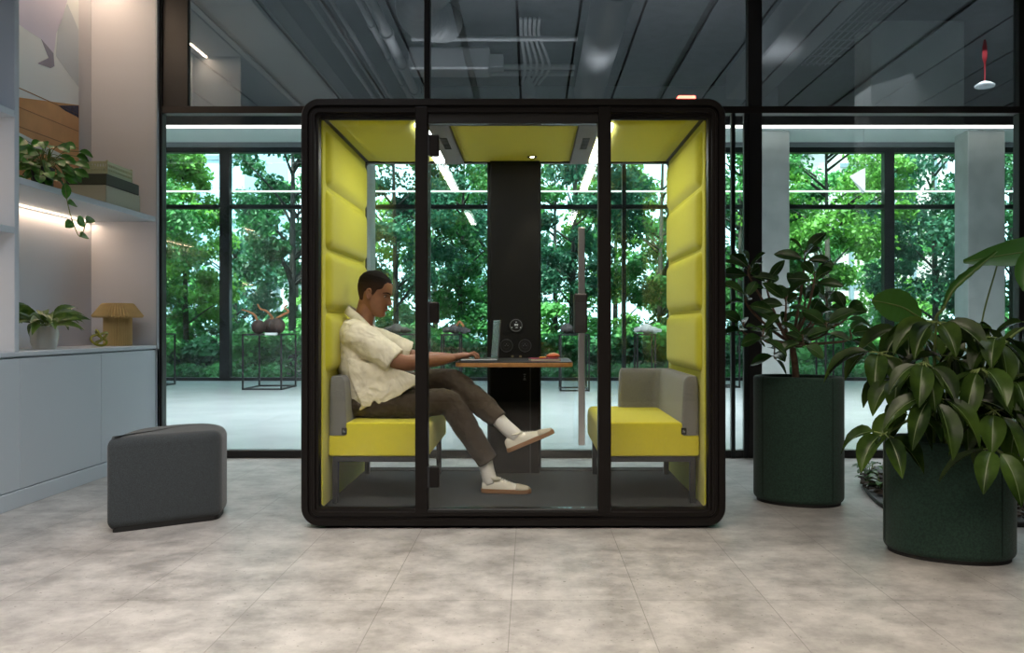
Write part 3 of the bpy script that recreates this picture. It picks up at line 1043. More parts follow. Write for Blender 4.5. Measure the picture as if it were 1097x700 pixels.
for u in (549, 557.5):
    p = at(u, 382, CY)
    MB().box(p.x - .008, p.x + .008, p.y - .003, p.y, p.z - .006, p.z + .006).build('usb_port', mat('brass_port', '#6b6348', .4), scol)
p = at(562, 404, CY)
g = MB()
for dz, w in ((.016, .008), (.004, .005), (-.008, .006), (-.018, .009)):
    g.box(p.x - w, p.x + w, p.y - .002, p.y, p.z + dz - .003, p.z + dz + .003)
g.build('rocker_switch', M['glyph_dim'], scol)
# red status lamp on the roof
p0, p1 = at(725, 101, PF + .1), at(744, 105, PF + .1)
part_('status_light', MB().rbox(p0.x, p1.x, PF + .06, PF + .14, OZ1 - .005, OZ1 + .03, .006, 2), mat('red_lamp', (1, .1, .06), .4, emit=(1, .09, .06), estr=9))

# table on the column
M['table_top'] = mat('dark_linoleum', (0.018, 0.018, 0.02), .5)
M['ply'] = mat('plywood_edge', '#a5753f', .5, var=.15, vscale=30)
TX0, TX1, TY0, TY1, TZ = -.437, .250, 5.0, PB - .165, .842
outline = round_poly([(TX0, TY0), (TX1, TY0), (TX1, TY1), (TX0, TY1)], [.09, .09, .02, .02], 8)
table = thing('wall_table', 'narrow black-topped table with a plywood edge fixed to the dark column', 'table', (CX, TY1, TZ - .03))
top_in = [((x - CX) * .994 + CX, (y - 5.3) * .99 + 5.3) for x, y in outline]
MB().prism(outline, TZ - .030, TZ - .005, r=.005, seg=2).build('plywood_core', M['ply'], table, smooth='auto')
MB().prism(top_in, TZ - .005, TZ, r=.001, seg=1).build('tabletop', M['table_top'], table, smooth='auto')
for x in (CX - .1, CX + .1):
    MB().rbox(x - .012, x + .012, TY1 - .35, TY1, TZ - .052, TZ - .031, .003, 1).build('bracket', M['black'], table)

# ------------------------------------------------------------------ benches in the pod
BY0, BY1 = PF + .215, PB - .17
def bench(sgn, label, bol_label_group=None):
    xw = IX0 + .012 if sgn > 0 else IX1 - .012
    X = lambda d: xw + sgn * d
    b = thing('bench', label, 'bench', (X(.28), (BY0 + BY1) / 2, .088))
    def pr(pts):
        q = [(X(x), y) for x, y in pts]
        return q if sgn > 0 else q[::-1]
    prof = round_poly([(0, .342), (.545, .342), (.545, .528), (.092, .528), (.092, .456), (0, .456)], [.016, .018, .045, .022, .016, .016], 5)
    SMx = Matrix(((sgn, 0, 0, xw), (0, 0, -1, BY1), (0, 1, 0, 0), (0, 0, 0, 1)))
    MB().prism(prof, 0, BY1 - BY0, M=SMx, r=.011, seg=4).build('seat', M['yellow_seat'], b, smooth='auto')
    # L-shaped bolster with a narrower top
    rings = []
    for z, ins in ((.456, 0.0), (.60, .004), (.70, .010), (.745, .014), (.765, .022), (.776, .036)):
        w = .098 - ins
        o_ = pr([(ins * .35, BY0 + ins * .3), (w, BY0 + ins * .3), (w, BY1 - w), (.35 - ins * .6, BY1 - w), (.35 - ins * .6, BY1 - ins * .3), (ins * .35, BY1 - ins * .3)])
        rings.append([(x, y, z) for x, y in round_poly(o_, [q * (1 - ins * 12) for q in (.03, .02, .05, .025, .025, .03)][::sgn], 5)])
    MB().loft(rings).build('bolster', M['grey_felt'], b, smooth='auto')
    # fabric tab
    lab = MB().rbox(min(X(.072), X(.100)), max(X(.072), X(.100)), BY0 - .006, BY0 + .004, .462, .498, .002, 1).build('fabric_tab', M['gasket'], b)
    g = MB()
    tx_ = X(.086)
    g.box(tx_ - .006, tx_ - .002, BY0 - .0075, BY0 - .006, .472, .488).box(tx_ + .002, tx_ + .006, BY0 - .0075, BY0 - .006, .472, .482).box(tx_ - .006, tx_ + .006, BY0 - .0075, BY0 - .006, .478, .481)
    g.build('tab_mark', M['glyph_dim'], lab)
    # steel underframe: rail and legs
    xa, xb = sorted((X(.02), X(.52)))
    for y in (BY0 + .02, BY1 - .02):
        MB().rbox(xa, xb, y - .015, y + .015, .312, .342, .003, 1).build('rail', M['alu'], b)
    for d in (.035, .50):
        MB().rbox(X(d) - .015, X(d) + .015, BY0 + .02, BY1 - .02, .313, .341, .003, 1).build('side_rail', M['alu'], b)
        for y in (BY0 + .02, BY1 - .02):
            MB().rbox(X(d) - .016, X(d) + .016, y - .016, y + .016, .088, .318, .004, 1).build('leg', M['alu'], b)
    return b
bench(1, 'yellow bench with a grey bolster that the man sits on')
bench(-1, 'empty yellow bench with a grey L-shaped bolster')

# ------------------------------------------------------------------ things on the table
M['lap'] = mat('space_grey_metal', '#8d9296', .3, .8)
M['screen'] = mat('dark_screen', (.02, .03, .03), .12)
M['keys'] = mat('black_keys', (.01, .01, .011), .5)
hn, hf = Vector((-.192, 5.07, TZ)), Vector((-.243, 5.37, TZ))
ax = (hf - hn); L_ = ax.length; ax.normalize()
bx = Vector((-ax.y, ax.x, 0))            # towards the man
if bx.x > 0: bx = -bx
LM = Matrix((( bx.x, ax.x, 0, hn.x), (bx.y, ax.y, 0, hn.y), (0, 0, 1, TZ), (0, 0, 0, 1)))
lap = thing('laptop', 'open grey laptop on the black table under the man\'s hands', 'laptop', (-.3, 5.2, TZ))
MB().rbox(0, .215, 0, L_, .001, .014, .004, 2, M=LM).build('base', M['lap'], lap)
mb = MB()
for i in range(5):
    for j in range(13):
        mb.box(.035 + i * .019, .051 + i * .019, .02 + j * .0205, .038 + j * .0205, .0135, .0152, M=LM)
mb.build('keyboard', M['keys'], lap)
MB().box(.14, .205, L_ / 2 - .05, L_ / 2 + .05, .0138, .0144, M=LM).build('trackpad', mat('trackpad', '#9da1a5', .4, .5), lap)
SM = LM @ Matrix.Translation((0, 0, .012)) @ Matrix.Rotation(math.radians(-4), 4, 'Y')
lid = MB().rbox(-.006, .0, 0, L_, 0, .232, .002, 2, M=SM).build('lid', M['lap'], lap)
MB().box(.0, .001, .008, L_ - .008, .012, .224, M=SM).build('screen', M['screen'], lid)

M['magenta'] = mat('magenta_cover', '#8e1f4b', .55)
M['pages'] = mat('cream_pages', '#cfc8ae', .8)
NM = Matrix.Translation((.005, 5.10, TZ)) @ Matrix.Rotation(math.radians(8), 4, 'Z')
nb = thing('notebook', 'magenta hardcover notebook at the right end of the black table', 'notebook', (.09, 5.15, TZ))
MB().box(.003, .172, .002, .118, .0025, .014, M=NM).build('pages', M['pages'], nb)
MB().rbox(0, .175, 0, .12, .0138, .0165, .001, 1, M=NM).rbox(0, .175, 0, .12, .0, .0026, .001, 1, M=NM).rbox(.172, .176, 0, .12, 0, .0165, .001, 1, M=NM).build('cover', M['magenta'], nb)
o = MB().tube([NM @ Vector((.055, .02, .0215)), NM @ Vector((.10, .075, .0215))], .005, 8).build('pencil', mat('yellow_paint', '#d9a31c', .4), None, smooth=True)
tag(o, 'short yellow pencil lying on the magenta notebook', 'pencil')
po = thing('pouch', 'small soft orange pouch with pale stripe on the magenta notebook', 'pouch', NM @ Vector((.14, .06, .0165)))
PM = NM @ Matrix.Translation((.14, .055, .0165)) @ Matrix.Rotation(math.radians(12), 4, 'Z')
MB().ell((0, 0, .014), (.042, .026, .014), M=PM).build('body', mat('orange_leather', '#c4643a', .5), po, smooth=True)
MB().tube([PM @ Vector((-.03, -.012, .024)), PM @ Vector((0, -.012, .030)), PM @ Vector((.03, -.012, .022))], .004, 8).build('stripe', mat('pale_trim', '#e3c9a6', .5), po, smooth=True)

# ------------------------------------------------------------------ the seated man
def skin_mat():
    m = mat('brown_skin', (0.27, 0.118, 0.062), .5, var=.12, vscale=14)
    p = m.node_tree.nodes['Principled BSDF']
    p.inputs['Subsurface Weight'].default_value = .08
    p.inputs['Subsurface Radius'].default_value = (.02, .008, .004)
    p.inputs['Subsurface Scale'].default_value = .05
    return m
def cloth_mat(name, c, scale, strength, var=.06):
    m = mat(name, c, .85, var=var, vscale=30, sheen=.1)
    n, l = m.node_tree.nodes, m.node_tree.links
    tc = n.new('ShaderNodeTexCoord')
    nz = n.new('ShaderNodeTexNoise'); nz.inputs['Scale'].default_value = scale; nz.inputs['Detail'].default_value = 2
    nz.inputs['Distortion'].default_value = 1.2
    l.new(tc.outputs['Object'], nz.inputs['Vector'])
    b = n.new('ShaderNodeBump'); b.inputs['Strength'].default_value = strength; b.inputs['Distance'].default_value = .03
    l.new(nz.outputs['Fac'], b.inputs['Height'])
    l.new(b.outputs[0], n['Principled BSDF'].inputs['Normal'])
    return m
M['skin'] = skin_mat()
M['hair'] = mat('black_short_hair', (0.008, 0.006, 0.005), .9, spec=.1)
M['fade'] = mat('shaved_hair_fade', (0.050, 0.026, 0.017), .8, spec=.2)
M['shirt'] = cloth_mat('cream_linen', (0.74, 0.68, 0.53), 9, .55)
M['trouser'] = cloth_mat('brown_trousers', (0.044, 0.029, 0.015), 8, .5, .1)
M['sock_w'] = mat('white_sock', (0.72, 0.70, 0.66), .9, bump=.3, bscale=250)
M['shoe'] = mat('off_white_leather', (0.62, 0.59, 0.50), .55)
M['suede'] = mat('sand_suede', (0.46, 0.41, 0.32), .9)
M['gum'] = mat('gum_rubber', (0.26, 0.13, 0.055), .6)

def fade_mat():
    m = mat('short_black_hair_with_fade', (.01, .007, .006), .9, spec=.1)
    n, l = m.node_tree.nodes, m.node_tree.links
    tc = n.new('ShaderNodeTexCoord'); sp = n.new('ShaderNodeSeparateXYZ')
    l.new(tc.outputs['Object'], sp.inputs[0])
    mr = n.new('ShaderNodeMapRange')
    zc = at(401.5, 315, 5.03).z
    mr.inputs['From Min'].default_value = zc - .055; mr.inputs['From Max'].default_value = zc + .085
    l.new(sp.outputs['Z'], mr.inputs['Value'])
    r = n.new('ShaderNodeValToRGB'); e = r.color_ramp.elements
    e[0].color = (.11, .052, .030, 1); e[1].color = (.008, .006, .005, 1)
    x = e.new(.5); x.color = (.045, .024, .016, 1)
    l.new(mr.outputs[0], r.inputs['Fac']); l.new(r.outputs['Color'], n['Principled BSDF'].inputs['Base Color'])
    return m
M['fadehair'] = fade_mat()
HC = at(401.5, 315, 5.03)
HM = Matrix.Translation(HC) @ Matrix.Rotation(math.radians(-8), 4, 'Z') @ Matrix.Rotation(math.radians(15), 4, 'Y') @ Matrix.Scale(1.05, 4)
HP = [(-.118, .018, .066, .020), (-.108, -.004, .080, .036), (-.088, -.030, .0845, .050), (-.066, -.055, .084, .059), (-.045, -.070, .085, .064), (-.020, -.083, .087, .069), (.0, -.092, .086, .072),
      (.020, -.098, .091, .075), (.045, -.101, .090, .077), (.070, -.098, .082, .075), (.095, -.084, .060, .065), (.112, -.060, .032, .047), (.122, -.030, .002, .022)]
def hp(z):
    for a, b in zip(HP[:-1], HP[1:]):
        if z <= b[0]:
            t = (z - a[0]) / (b[0] - a[0]); t = max(0, t)
            t2 = t
            return [a[i] + (b[i] - a[i]) * t2 for i in (1, 2, 3)]
    return list(HP[-1][1:])
def gs(x, s): return math.exp(-(x / s) ** 2)
def head_pt(th, z, off=0.0):
    xb, xf, w = hp(z)
    cx, a = (xb + xf) / 2, (xf - xb) / 2
    c, s = math.cos(th), math.sin(th)
    x = cx + a * math.copysign(abs(c) ** .92, c)
    y = w * math.copysign(abs(s) ** .88, s)
    if z < -.03 and c > 0:            # narrow the jaw towards the chin
        y *= 1 - .18 * c * min(1, (-.03 - z) / .07)
    if c > 0:
        f = c ** 1.5
        nz = 0
        if -.046 < z < .014:
            t = (.014 - z) / .046
            nz = .029 * min(1, t) ** 1.1 if z > -.032 else .029 * max(0, (z + .046) / .014) ** .7
        x += nz * gs(y, .0095 + .007 * max(0, -z / .03))
        x -= .012 * gs(abs(y) - .031, .014) * gs(z - .003, .011) * f
        x += .005 * gs(z - .020, .008) * gs(y, .05)
        x += .007 * gs(z + .0575, .005) * gs(y, .021) + .0075 * gs(z + .070, .0055) * gs(y, .019) - .006 * gs(z + .0637, .0025) * gs(y, .024)
        x += .006 * gs(z + .102, .012) * gs(y, .02) - .004 * gs(z + .084, .006) * gs(y, .02)
        x += .004 * gs(abs(y) - .046, .016) * gs(z + .018, .016)
        x += .003 * gs(abs(y) - .036, .010) * gs(z + .055, .012)   # smiling cheek
    v = Vector((x, y, z))
    if off:
        v += Vector((x - cx, y, max(0, z - .02))).normalized() * off
    return v
man = thing('person', 'man in a cream short-sleeved shirt and brown trousers typing on the laptop', 'person', at(392, 447, 5.03))
body = MB()
N_ = 72; K_ = 70
rings = []
for j in range(K_ + 1):
    z = -.118 + .240 * (j / K_)
    rings.append([HM @ head_pt(2 * PI * i / N_, z) for i in range(N_)])
body.loft(rings)
for sg in (-1, 1):                      # ears
    ec = Vector((-.006, sg * .073, -.008))
    E = HM @ Matrix.Translation(ec) @ Matrix.Rotation(math.radians(-12), 4, 'Y') @ Matrix.Rotation(sg * math.radians(-18), 4, 'Z')
    body.ell((0, 0, 0), (.013, .007, .026), M=E, n=14, k=10)
    rim = [E @ Vector((.016 * math.cos(t) - .002, sg * .007, .031 * math.sin(t))) for t in [math.radians(-100 + 15 * q) for q in range(-1, 22)]][4:]
    body.tube(bez([E @ Vector((.010, sg * .006, .012)), E @ Vector((.006, sg * .009, .028)), E @ Vector((-.008, sg * .011, .030)), E @ Vector((-.017, sg * .011, .012)), E @ Vector((-.014, sg * .009, -.012)), E @ Vector((-.002, sg * .006, -.028))], 5),
              .0048, 8)
# neck and torso
body.tube([HM @ Vector((-.030, 0, .0)), HM @ Vector((-.026, 0, -.06)), at(390.5, 341, 5.03), at(386, 352, 5.03), at(384, 364, 5.03)], [.050, .054, .056, .066, .09], 20)
body.tube(bez([at(384, 352, 5.03), at(384, 368, 5.03), at(388, 400, 5.03), at(392, 430, 5.03)], 5), [(.07, .13)] * 4 + [(.10, .15)] * 6 + [(.11, .14)] * 6, 20, up=(1, 0, 0))
# arms
def arm(pts, rad):
    P = bez(pts, 6)
    n = len(P)
    rr_ = []
    for i in range(n):
        t = i / (n - 1) * (len(rad) - 1)
        k = min(int(t), len(rad) - 2); f = t - k
        a, b = rad[k], rad[k + 1]
        a = a if isinstance(a, tuple) else (a, a); b = b if isinstance(b, tuple) else (b, b)
        rr_.append((a[0] + (b[0] - a[0]) * f, a[1] + (b[1] - a[1]) * f))
    body.tube(P, rr_, 16)
arm([at(381, 357, 4.90), at(402, 372, 4.87), at(428, 388, 4.86), at(450, 387.5, 4.93), at(470, 386, 5.02), at(486, 383.5, 5.09)], [.056, .052, .047, .045, .036, (.021, .029)])
arm([at(389, 357, 5.20), at(412, 370, 5.24), at(440, 382, 5.26), at(456, 384, 5.26), at(475, 384, 5.25), at(488, 383, 5.24)], [.056, .050, .044, .042, .035, (.021, .029)])
# hands: palm, four fingers, thumb
def hand(wrist, sgn):
    """fingers point along +X; sgn = +1 when the thumb lies on the far (+Y) side"""
    w = wrist
    rings = []
    for t, hw, hh, dz in ((0, .027, .019, 0), (.025, .033, .018, .004), (.055, .040, .017, .010), (.080, .041, .014, .011), (.092, .036, .011, .008)):
        rings.append([w + Vector((t, hw * math.copysign(abs(math.cos(a)) ** .8, math.cos(a)), dz + hh * math.copysign(abs(math.sin(a)) ** .8, math.sin(a)))) for a in [2 * PI * q / 16 for q in range(16)]])
    body.loft(rings)
    for q, (dy, L, r) in enumerate(((.031, .86, .0088), (.0105, 1.0, .0092), (-.0105, .95, .0088), (-.031, .76, .0078))):
        k = w + Vector((.080, dy * sgn, .010))
        lift = (.004, .010, .0, .006)[q]
        p1 = k + Vector((.038 * L, dy * sgn * .10, .006 + lift))
        p2 = p1 + Vector((.022 * L, 0, -.013))
        p3 = p2 + Vector((.012 * L, 0, -.018 - lift * .6))
        body.tube([k - Vector((.02, 0, .002)), k, p1, p2, p3], [r * 1.1, r * 1.12, r, r * .9, r * .72], 10)
    k = w + Vector((.022, .026 * sgn, -.002))
    body.tube([k, k + Vector((.025, .022 * sgn, -.004)), k + Vector((.052, .030 * sgn, -.008)), k + Vector((.074, .027 * sgn, -.014))], [.014, .0125, .0108, .008], 10)
hand(at(486, 383.2, 5.09), 1)
hand(at(487, 382.2, 5.24), -1)
# legs inside the trousers and the ankles
body.tube([at(396, 431, 4.94), at(440, 432, 4.95), at(480, 430, 4.97), at(500, 462, 4.99), at(520, 497, 5.02), at(523, 512, 5.02)], [.075, .07, .052, .050, .031, .029], 16)
body.tube([at(398, 426, 5.13), at(445, 416, 5.13), at(485, 408, 5.10), at(515, 433, 5.01), at(541, 455, 4.935), at(553, 466, 4.93)], [.075, .07, .052, .048, .030, .028], 16)
bo_ = body.build('body', M['skin'], man, smooth=True)
mod(bo_, 'REMESH', mode='VOXEL', voxel_size=.0036, use_smooth_shade=True)
mod(bo_, 'SMOOTH', factor=.5, iterations=3)

# face details
mb = MB(); mbp = MB()
for sg in (-1, 1):
    p = HM @ (head_pt(math.asin(min(1, .031 / .072)) * sg, .003) + Vector((-.004, 0, 0)))
    mb.ell(p, (.0105, .0115, .0085), n=12, k=8)
    d = (HM.to_3x3() @ Vector((1, sg * .1, -.12))).normalized()
    mbp.ell(p + d * .0078, (.0045, .0052, .0052), n=10, k=6)
mb.build('eye', mat('eye_white', (.55, .5, .46), .3), man, smooth=True)
mbp.build('iris', mat('dark_iris', (.012, .007, .005), .2), man, smooth=True)
def strip_on_head(z0, z1, th0, th1, name, m, off=.0016, n=14, rad=.0035, zfn=None):
    P = []
    for i in range(n + 1):
        t = i / n
        P.append(HM @ head_pt(th0 + (th1 - th0) * t, (z0 + (z1 - z0) * t) + (zfn(t) if zfn else 0), off))
    return MB().tube(P, [rad * (.4 + .6 * math.sin(PI * (.1 + .85 * i / n))) for i in range(n + 1)], 8).build(name, m, man, smooth=True)
for sg in (-1, 1):
    strip_on_head(.020, .018, sg * .24, sg * .86, 'eyebrow', M['hair'], .002, 12, .0034, lambda t: .005 * math.sin(PI * t))
    strip_on_head(.009, .006, sg * .28, sg * .66, 'eyelid', M['fade'], .0008, 10, .0022, lambda t: .003 * math.sin(PI * t))
M['lips'] = mat('brown_lips', (0.20, 0.07, 0.05), .45)
strip_on_head(-.0575, -.0575, -.34, .34, 'upper_lip', M['lips'], -.001, 12, .0042)
strip_on_head(-.0695, -.0695, -.30, .30, 'lower_lip', M['lips'], -.001, 12, .0048)
# hair: cap with a faded lower band
def hairline(th):
    a = abs((th + PI) % (2 * PI) - PI)         # 0 = front, PI = back
    pts = [(0, .078), (.45, .080), (.78, .068), (.95, .040), (1.25, .028), (1.42, -.012), (1.62, .022), (1.95, .0), (2.2, -.045), (2.7, -.066), (PI, -.070)]
    for (a0, z0), (a1, z1) in zip(pts[:-1], pts[1:]):
        if a <= a1: return z0 + (z1 - z0) * (a - a0) / (a1 - a0)
    return -.07
def fadeline(th):
    a = abs((th + PI) % (2 * PI) - PI)
    pts = [(0, .078), (.5, .080), (.9, .066), (1.5, .052), (2.2, .040), (PI, .028)]
    for (a0, z0), (a1, z1) in zip(pts[:-1], pts[1:]):
        if a <= a1: return z0 + (z1 - z0) * (a - a0) / (a1 - a0)
    return .03
def cap(lo, hi, name, m, off):
    n = 96; rings = []
    for j in range(25):
        t = j / 24
        rings.append([HM @ head_pt(2 * PI * i / n, (lambda a, b: a + (b - a) * t)(lo(2 * PI * i / n), hi(2 * PI * i / n)), off * (.25 + .75 * min(1, t * 5))) for i in range(n)])
    mb = MB().loft(rings, cap=False)
    if name == 'hair': mb.add(rings[-1], [tuple(range(n))])
    o = mb.build(name, m, man, smooth=True)
    mod(o, 'SOLIDIFY', thickness=.003, offset=-1)
    return o
cap(fadeline, lambda th: .1235, 'hair', M['fadehair'], .0044)
cap(hairline, lambda th: fadeline(th) + .004, 'faded_hair', M['fadehair'], .0042)

# shirt
sh_ = MB()
sh_.tube(bez([at(388, 346, 5.03), at(384, 355, 5.03), at(383, 372, 5.03), at(386, 398, 5.03), at(392, 420, 5.03), at(398, 434, 5.03)], 5),
         [(.062, .075), (.072, .10), (.082, .13), (.09, .155), (.097, .175)] + [(.105, .19)] * 2 + [(.112, .192)] * 4 + [(.118, .186)] * 5 + [(.126, .18)] * 5 + [(.128, .182)] * 5, 28, up=(1, 0, 0))
for Y0, Y1, s0, s1, s2 in ((4.885, 4.865, (381, 359), (402, 372), (423, 387)), (5.19, 5.25, (388, 359), (413, 368), (438, 378))):
    near = Y0 < 5
    sh_.tube(bez([at(*s0, Y0 + (.05 if near else -.05)), at(*s0, Y0), at(*s1, (Y0 + Y1) / 2), at(*s2, Y1)], 4), [.07, .078, .084, .088, .088, .087, .086, .086, .085, .083, .082, .080, .076] if near else [.07, .074, .078, .078, .076, .075, .074, .073, .072, .07, .07, .068, .066], 22)
sh_.ell(at(384, 356, 4.93), (.062, .075, .055)); sh_.ell(at(387, 357, 5.14), (.062, .075, .05))
# the cloth resting over belly and lap
sh_.tube(bez([at(392, 408, 5.03), at(412, 410, 5.03), at(432, 411, 5.03), at(447, 411, 5.03)], 4), [(.115, .175), (.11, .175), (.10, .175), (.09, .172), (.085, .17), (.075, .168), (.07, .165), (.062, .16), (.055, .155), (.05, .15), (.043, .145), (.036, .14), (.03, .13)], 24, up=(0, 0, 1))
def slab_px(pts, Y, th):
    n = len(pts)
    f = [at(u, v, Y) for u, v in pts]; b = [p + Vector((0, th, 0)) for p in f]
    c1 = sum(f, Vector()) / n; c2 = sum(b, Vector()) / n
    vs = f + b + [c1, c2]
    fs = [(i, (i + 1) % n, 2 * n) for i in range(n)] + [(n + (i + 1) % n, n + i, 2 * n + 1) for i in range(n)] + [(i, n + i, n + (i + 1) % n, (i + 1) % n) for i in range(n)]
    sh_.add(vs, fs)
slab_px([(372, 385), (425, 395), (446, 404), (446, 411), (428, 424), (412, 433), (404.5, 433.5), (401, 428), (397, 436), (388, 436), (381, 420), (374, 402)], 4.838, .035)
so = sh_.build('shirt', M['shirt'], man, smooth=True)
mod(so, 'REMESH', mode='VOXEL', voxel_size=.005, use_smooth_shade=True)
mod(so, 'SMOOTH', factor=.6, iterations=5)
tx = bpy.data.textures.new('folds', 'CLOUDS'); tx.noise_scale = .085; tx.noise_depth = 2
mod(so, 'DISPLACE', texture=tx, strength=.020, mid_level=.5, texture_coords='LOCAL')
# open collar: two wings and a back band
for sg in (-1, 1):
    pts_in = [Vector((-.070, 0, .072)), Vector((-.050, sg * .054, .058)), Vector((-.0, sg * .068, .020)), Vector((.045, sg * .056, -.028)), Vector((.082, sg * .028, -.078))]
    bs = at(387.5, 341, 5.03)
    P = bez([bs + p for p in pts_in], 5)
    vs, fs = [], []
    n = len(P)
    for i, p in enumerate(P):
        t = i / (n - 1)
        w = .036 + .030 * t
        out = (p - bs); out.z = 0; out = out.normalized() if out.length > 1e-5 else Vector((-1, 0, 0))
        vs += [p, p + out * (.010) + Vector((0, 0, -.004)), p + out * (.010 + w * .5) + Vector((-.004 * t, 0, -w))]
    for i in range(n - 1):
        for k in range(2):
            a = i * 3 + k
            fs.append((a, a + 1, a + 4, a + 3))
    o = MB().add(vs, fs).build('collar', M['shirt'], so, smooth=True)
    mod(o, 'SOLIDIFY', thickness=.004, offset=0)
# trousers
tr_ = MB()
def leg(pts, rad):
    P = bez(pts, 6); n = len(P); q = []
    for i in range(n):
        t = i / (n - 1) * (len(rad) - 1); k = min(int(t), len(rad) - 2); f = t - k
        q.append(rad[k] + (rad[k + 1] - rad[k]) * f)
    tr_.tube(P, q, 24)
leg([at(390, 430, 4.95), at(420, 431.5, 4.93), at(452, 433, 4.95), at(479, 431, 4.97), at(493, 449, 4.98), at(507, 470, 5.0), at(522, 493.5, 5.02)], [.096, .092, .086, .076, .073, .069, .062])
leg([at(392, 427, 5.12), at(420, 420, 5.14), at(455, 411.5, 5.13), at(484, 409, 5.09), at(501, 421, 5.04), at(517, 434, 4.99), at(534.5, 450.5, 4.945)], [.094, .09, .082, .074, .072, .068, .058])
tr_.ell(at(389, 431, 5.03), (.125, .185, .088))
to = tr_.build('trousers', M['trouser'], man, smooth=True)
mod(to, 'REMESH', mode='VOXEL', voxel_size=.005, use_smooth_shade=True)
mod(to, 'SMOOTH', factor=.5, iterations=4)
tx2 = bpy.data.textures.new('trouser_folds', 'CLOUDS'); tx2.noise_scale = .075; tx2.noise_depth = 2
mod(to, 'DISPLACE', texture=tx2, strength=.020, mid_level=.5, texture_coords='LOCAL')
# socks and shoes
def foot(sock_pts, Mx):
    mb = MB().tube(bez(sock_pts, 4), .042, 16)
    mb.build('sock', M['sock_w'], man, smooth=True)
    sec = [(-.002, .018, .060, .030), (.010, .031, .078, .022), (.04, .036, .084, .022), (.075, .036, .086, .022), (.10, .037, .083, .022), (.13, .040, .072, .022), (.16, .044, .060, .022), (.20, .047, .050, .022), (.235, .045, .043, .022), (.262, .034, .036, .022), (.278, .014, .030, .022)]
    rings = []
    for x, hw, hh, zb in sec:
        rg = []
        for q in range(20):
            a = 2 * PI * q / 20
            c_, s_ = math.cos(a), math.sin(a)
            top = hh if s_ > 0 else zb
            zz = zb + (hh - zb) * (abs(s_) ** .75) if s_ > 0 else zb - .004 * abs(s_)
            rg.append(Mx @ Vector((x, hw * math.copysign(abs(c_) ** (.75 if s_ > 0 else .5), c_) * (1 - .25 * max(0, s_)), zz)))
        rings.append(rg)
    s = MB().loft(rings).build('shoe', M['shoe'], man, smooth=True)
    mod(s, 'SUBSURF', levels=1, render_levels=1)
    out = []
    for x, w in ((-.004, .016), (.008, .030), (.04, .037), (.09, .037), (.13, .041), (.18, .048), (.22, .048), (.255, .040), (.278, .022), (.286, .006)):
        out.append((x, w))
    pl = out + [(x, -w) for x, w in out[::-1]]
    MB().prism(pl, 0, .026, M=Mx, r=.004, seg=2).build('sole', M['gum'], s, smooth='auto')
    # toe overlay
    rings = []
    for x, hw, hh, zb in sec[7:]:
        rings.append([Mx @ Vector((x + .001, (hw + .0015) * math.copysign(abs(math.cos(a)) ** .75, math.cos(a)) * (1 - .25 * math.sin(a)), zb + (hh + .0018 - zb) * math.sin(a) ** .75)) for a in [PI * q / 14 for q in range(15)]])
    o = MB().loft(rings, cap=False, closed=False).build('toe_cap', M['suede'], s, smooth=True)
    mod(o, 'SOLIDIFY', thickness=.002, offset=0)
    la = MB()
    for k in range(6):
        x = .105 + k * .013; z = .0845 - k * .0052
        la.tube([Mx @ Vector((x, -.020, z - .008)), Mx @ Vector((x + .003, 0, z + .002)), Mx @ Vector((x, .020, z - .008))], .0026, 6)
    la.build('laces', M['sock_w'], s, smooth=True)
    MB().tube([Mx @ Vector((.075 + .032 * math.cos(a), .034 * math.sin(a), .082 + .006 * math.cos(a + PI))) for a in [2 * PI * q / 20 for q in range(21)]], .006, 8).build('ankle_padding', M['shoe'], s, smooth=True)
h1 = at(516.5, 0, 5.02)
foot([at(519, 488, 5.02), at(521, 500, 5.02), at(524, 512, 5.02), at(526, 518, 5.02)], Matrix.Translation((h1.x, 5.02, .089)) @ Matrix.Rotation(math.radians(-6), 4, 'Z'))
h2 = at(545, 485, 4.925)
foot([at(530, 446, 4.95), at(541, 457, 4.935), at(549, 464, 4.93), at(554, 469, 4.925)], Matrix.Translation(h2) @ Matrix.Rotation(math.radians(-6), 4, 'Z') @ Matrix.Rotation(math.radians(-23.5), 4, 'Y'))

# ------------------------------------------------------------------ pouf
A, B_ = Vector((-2.138, 4.36)), Vector((-1.672, 4.695))
poly = round_poly([(A.x, A.y), (B_.x, B_.y), (-1.715, 4.94), (-1.84, 5.08), (-2.02, 5.06), (-2.19, 4.82)], [.05, .05, .09, .09, .09, .15], 7)
po_ = thing('pouf', 'grey felt wedge-shaped pouf standing on the floor before the cabinets', 'pouf', (-1.93, 4.75, 0))
MB().prism(poly, .012, .485, r=.05, seg=8).build('body', M['pouf_felt'], po_, smooth=True)
MB().prism([(x * .93 - 1.93 * .07, y * .93 + 4.75 * .07) for x, y in poly], 0, .03, r=0).build('base', M['gasket'], po_)

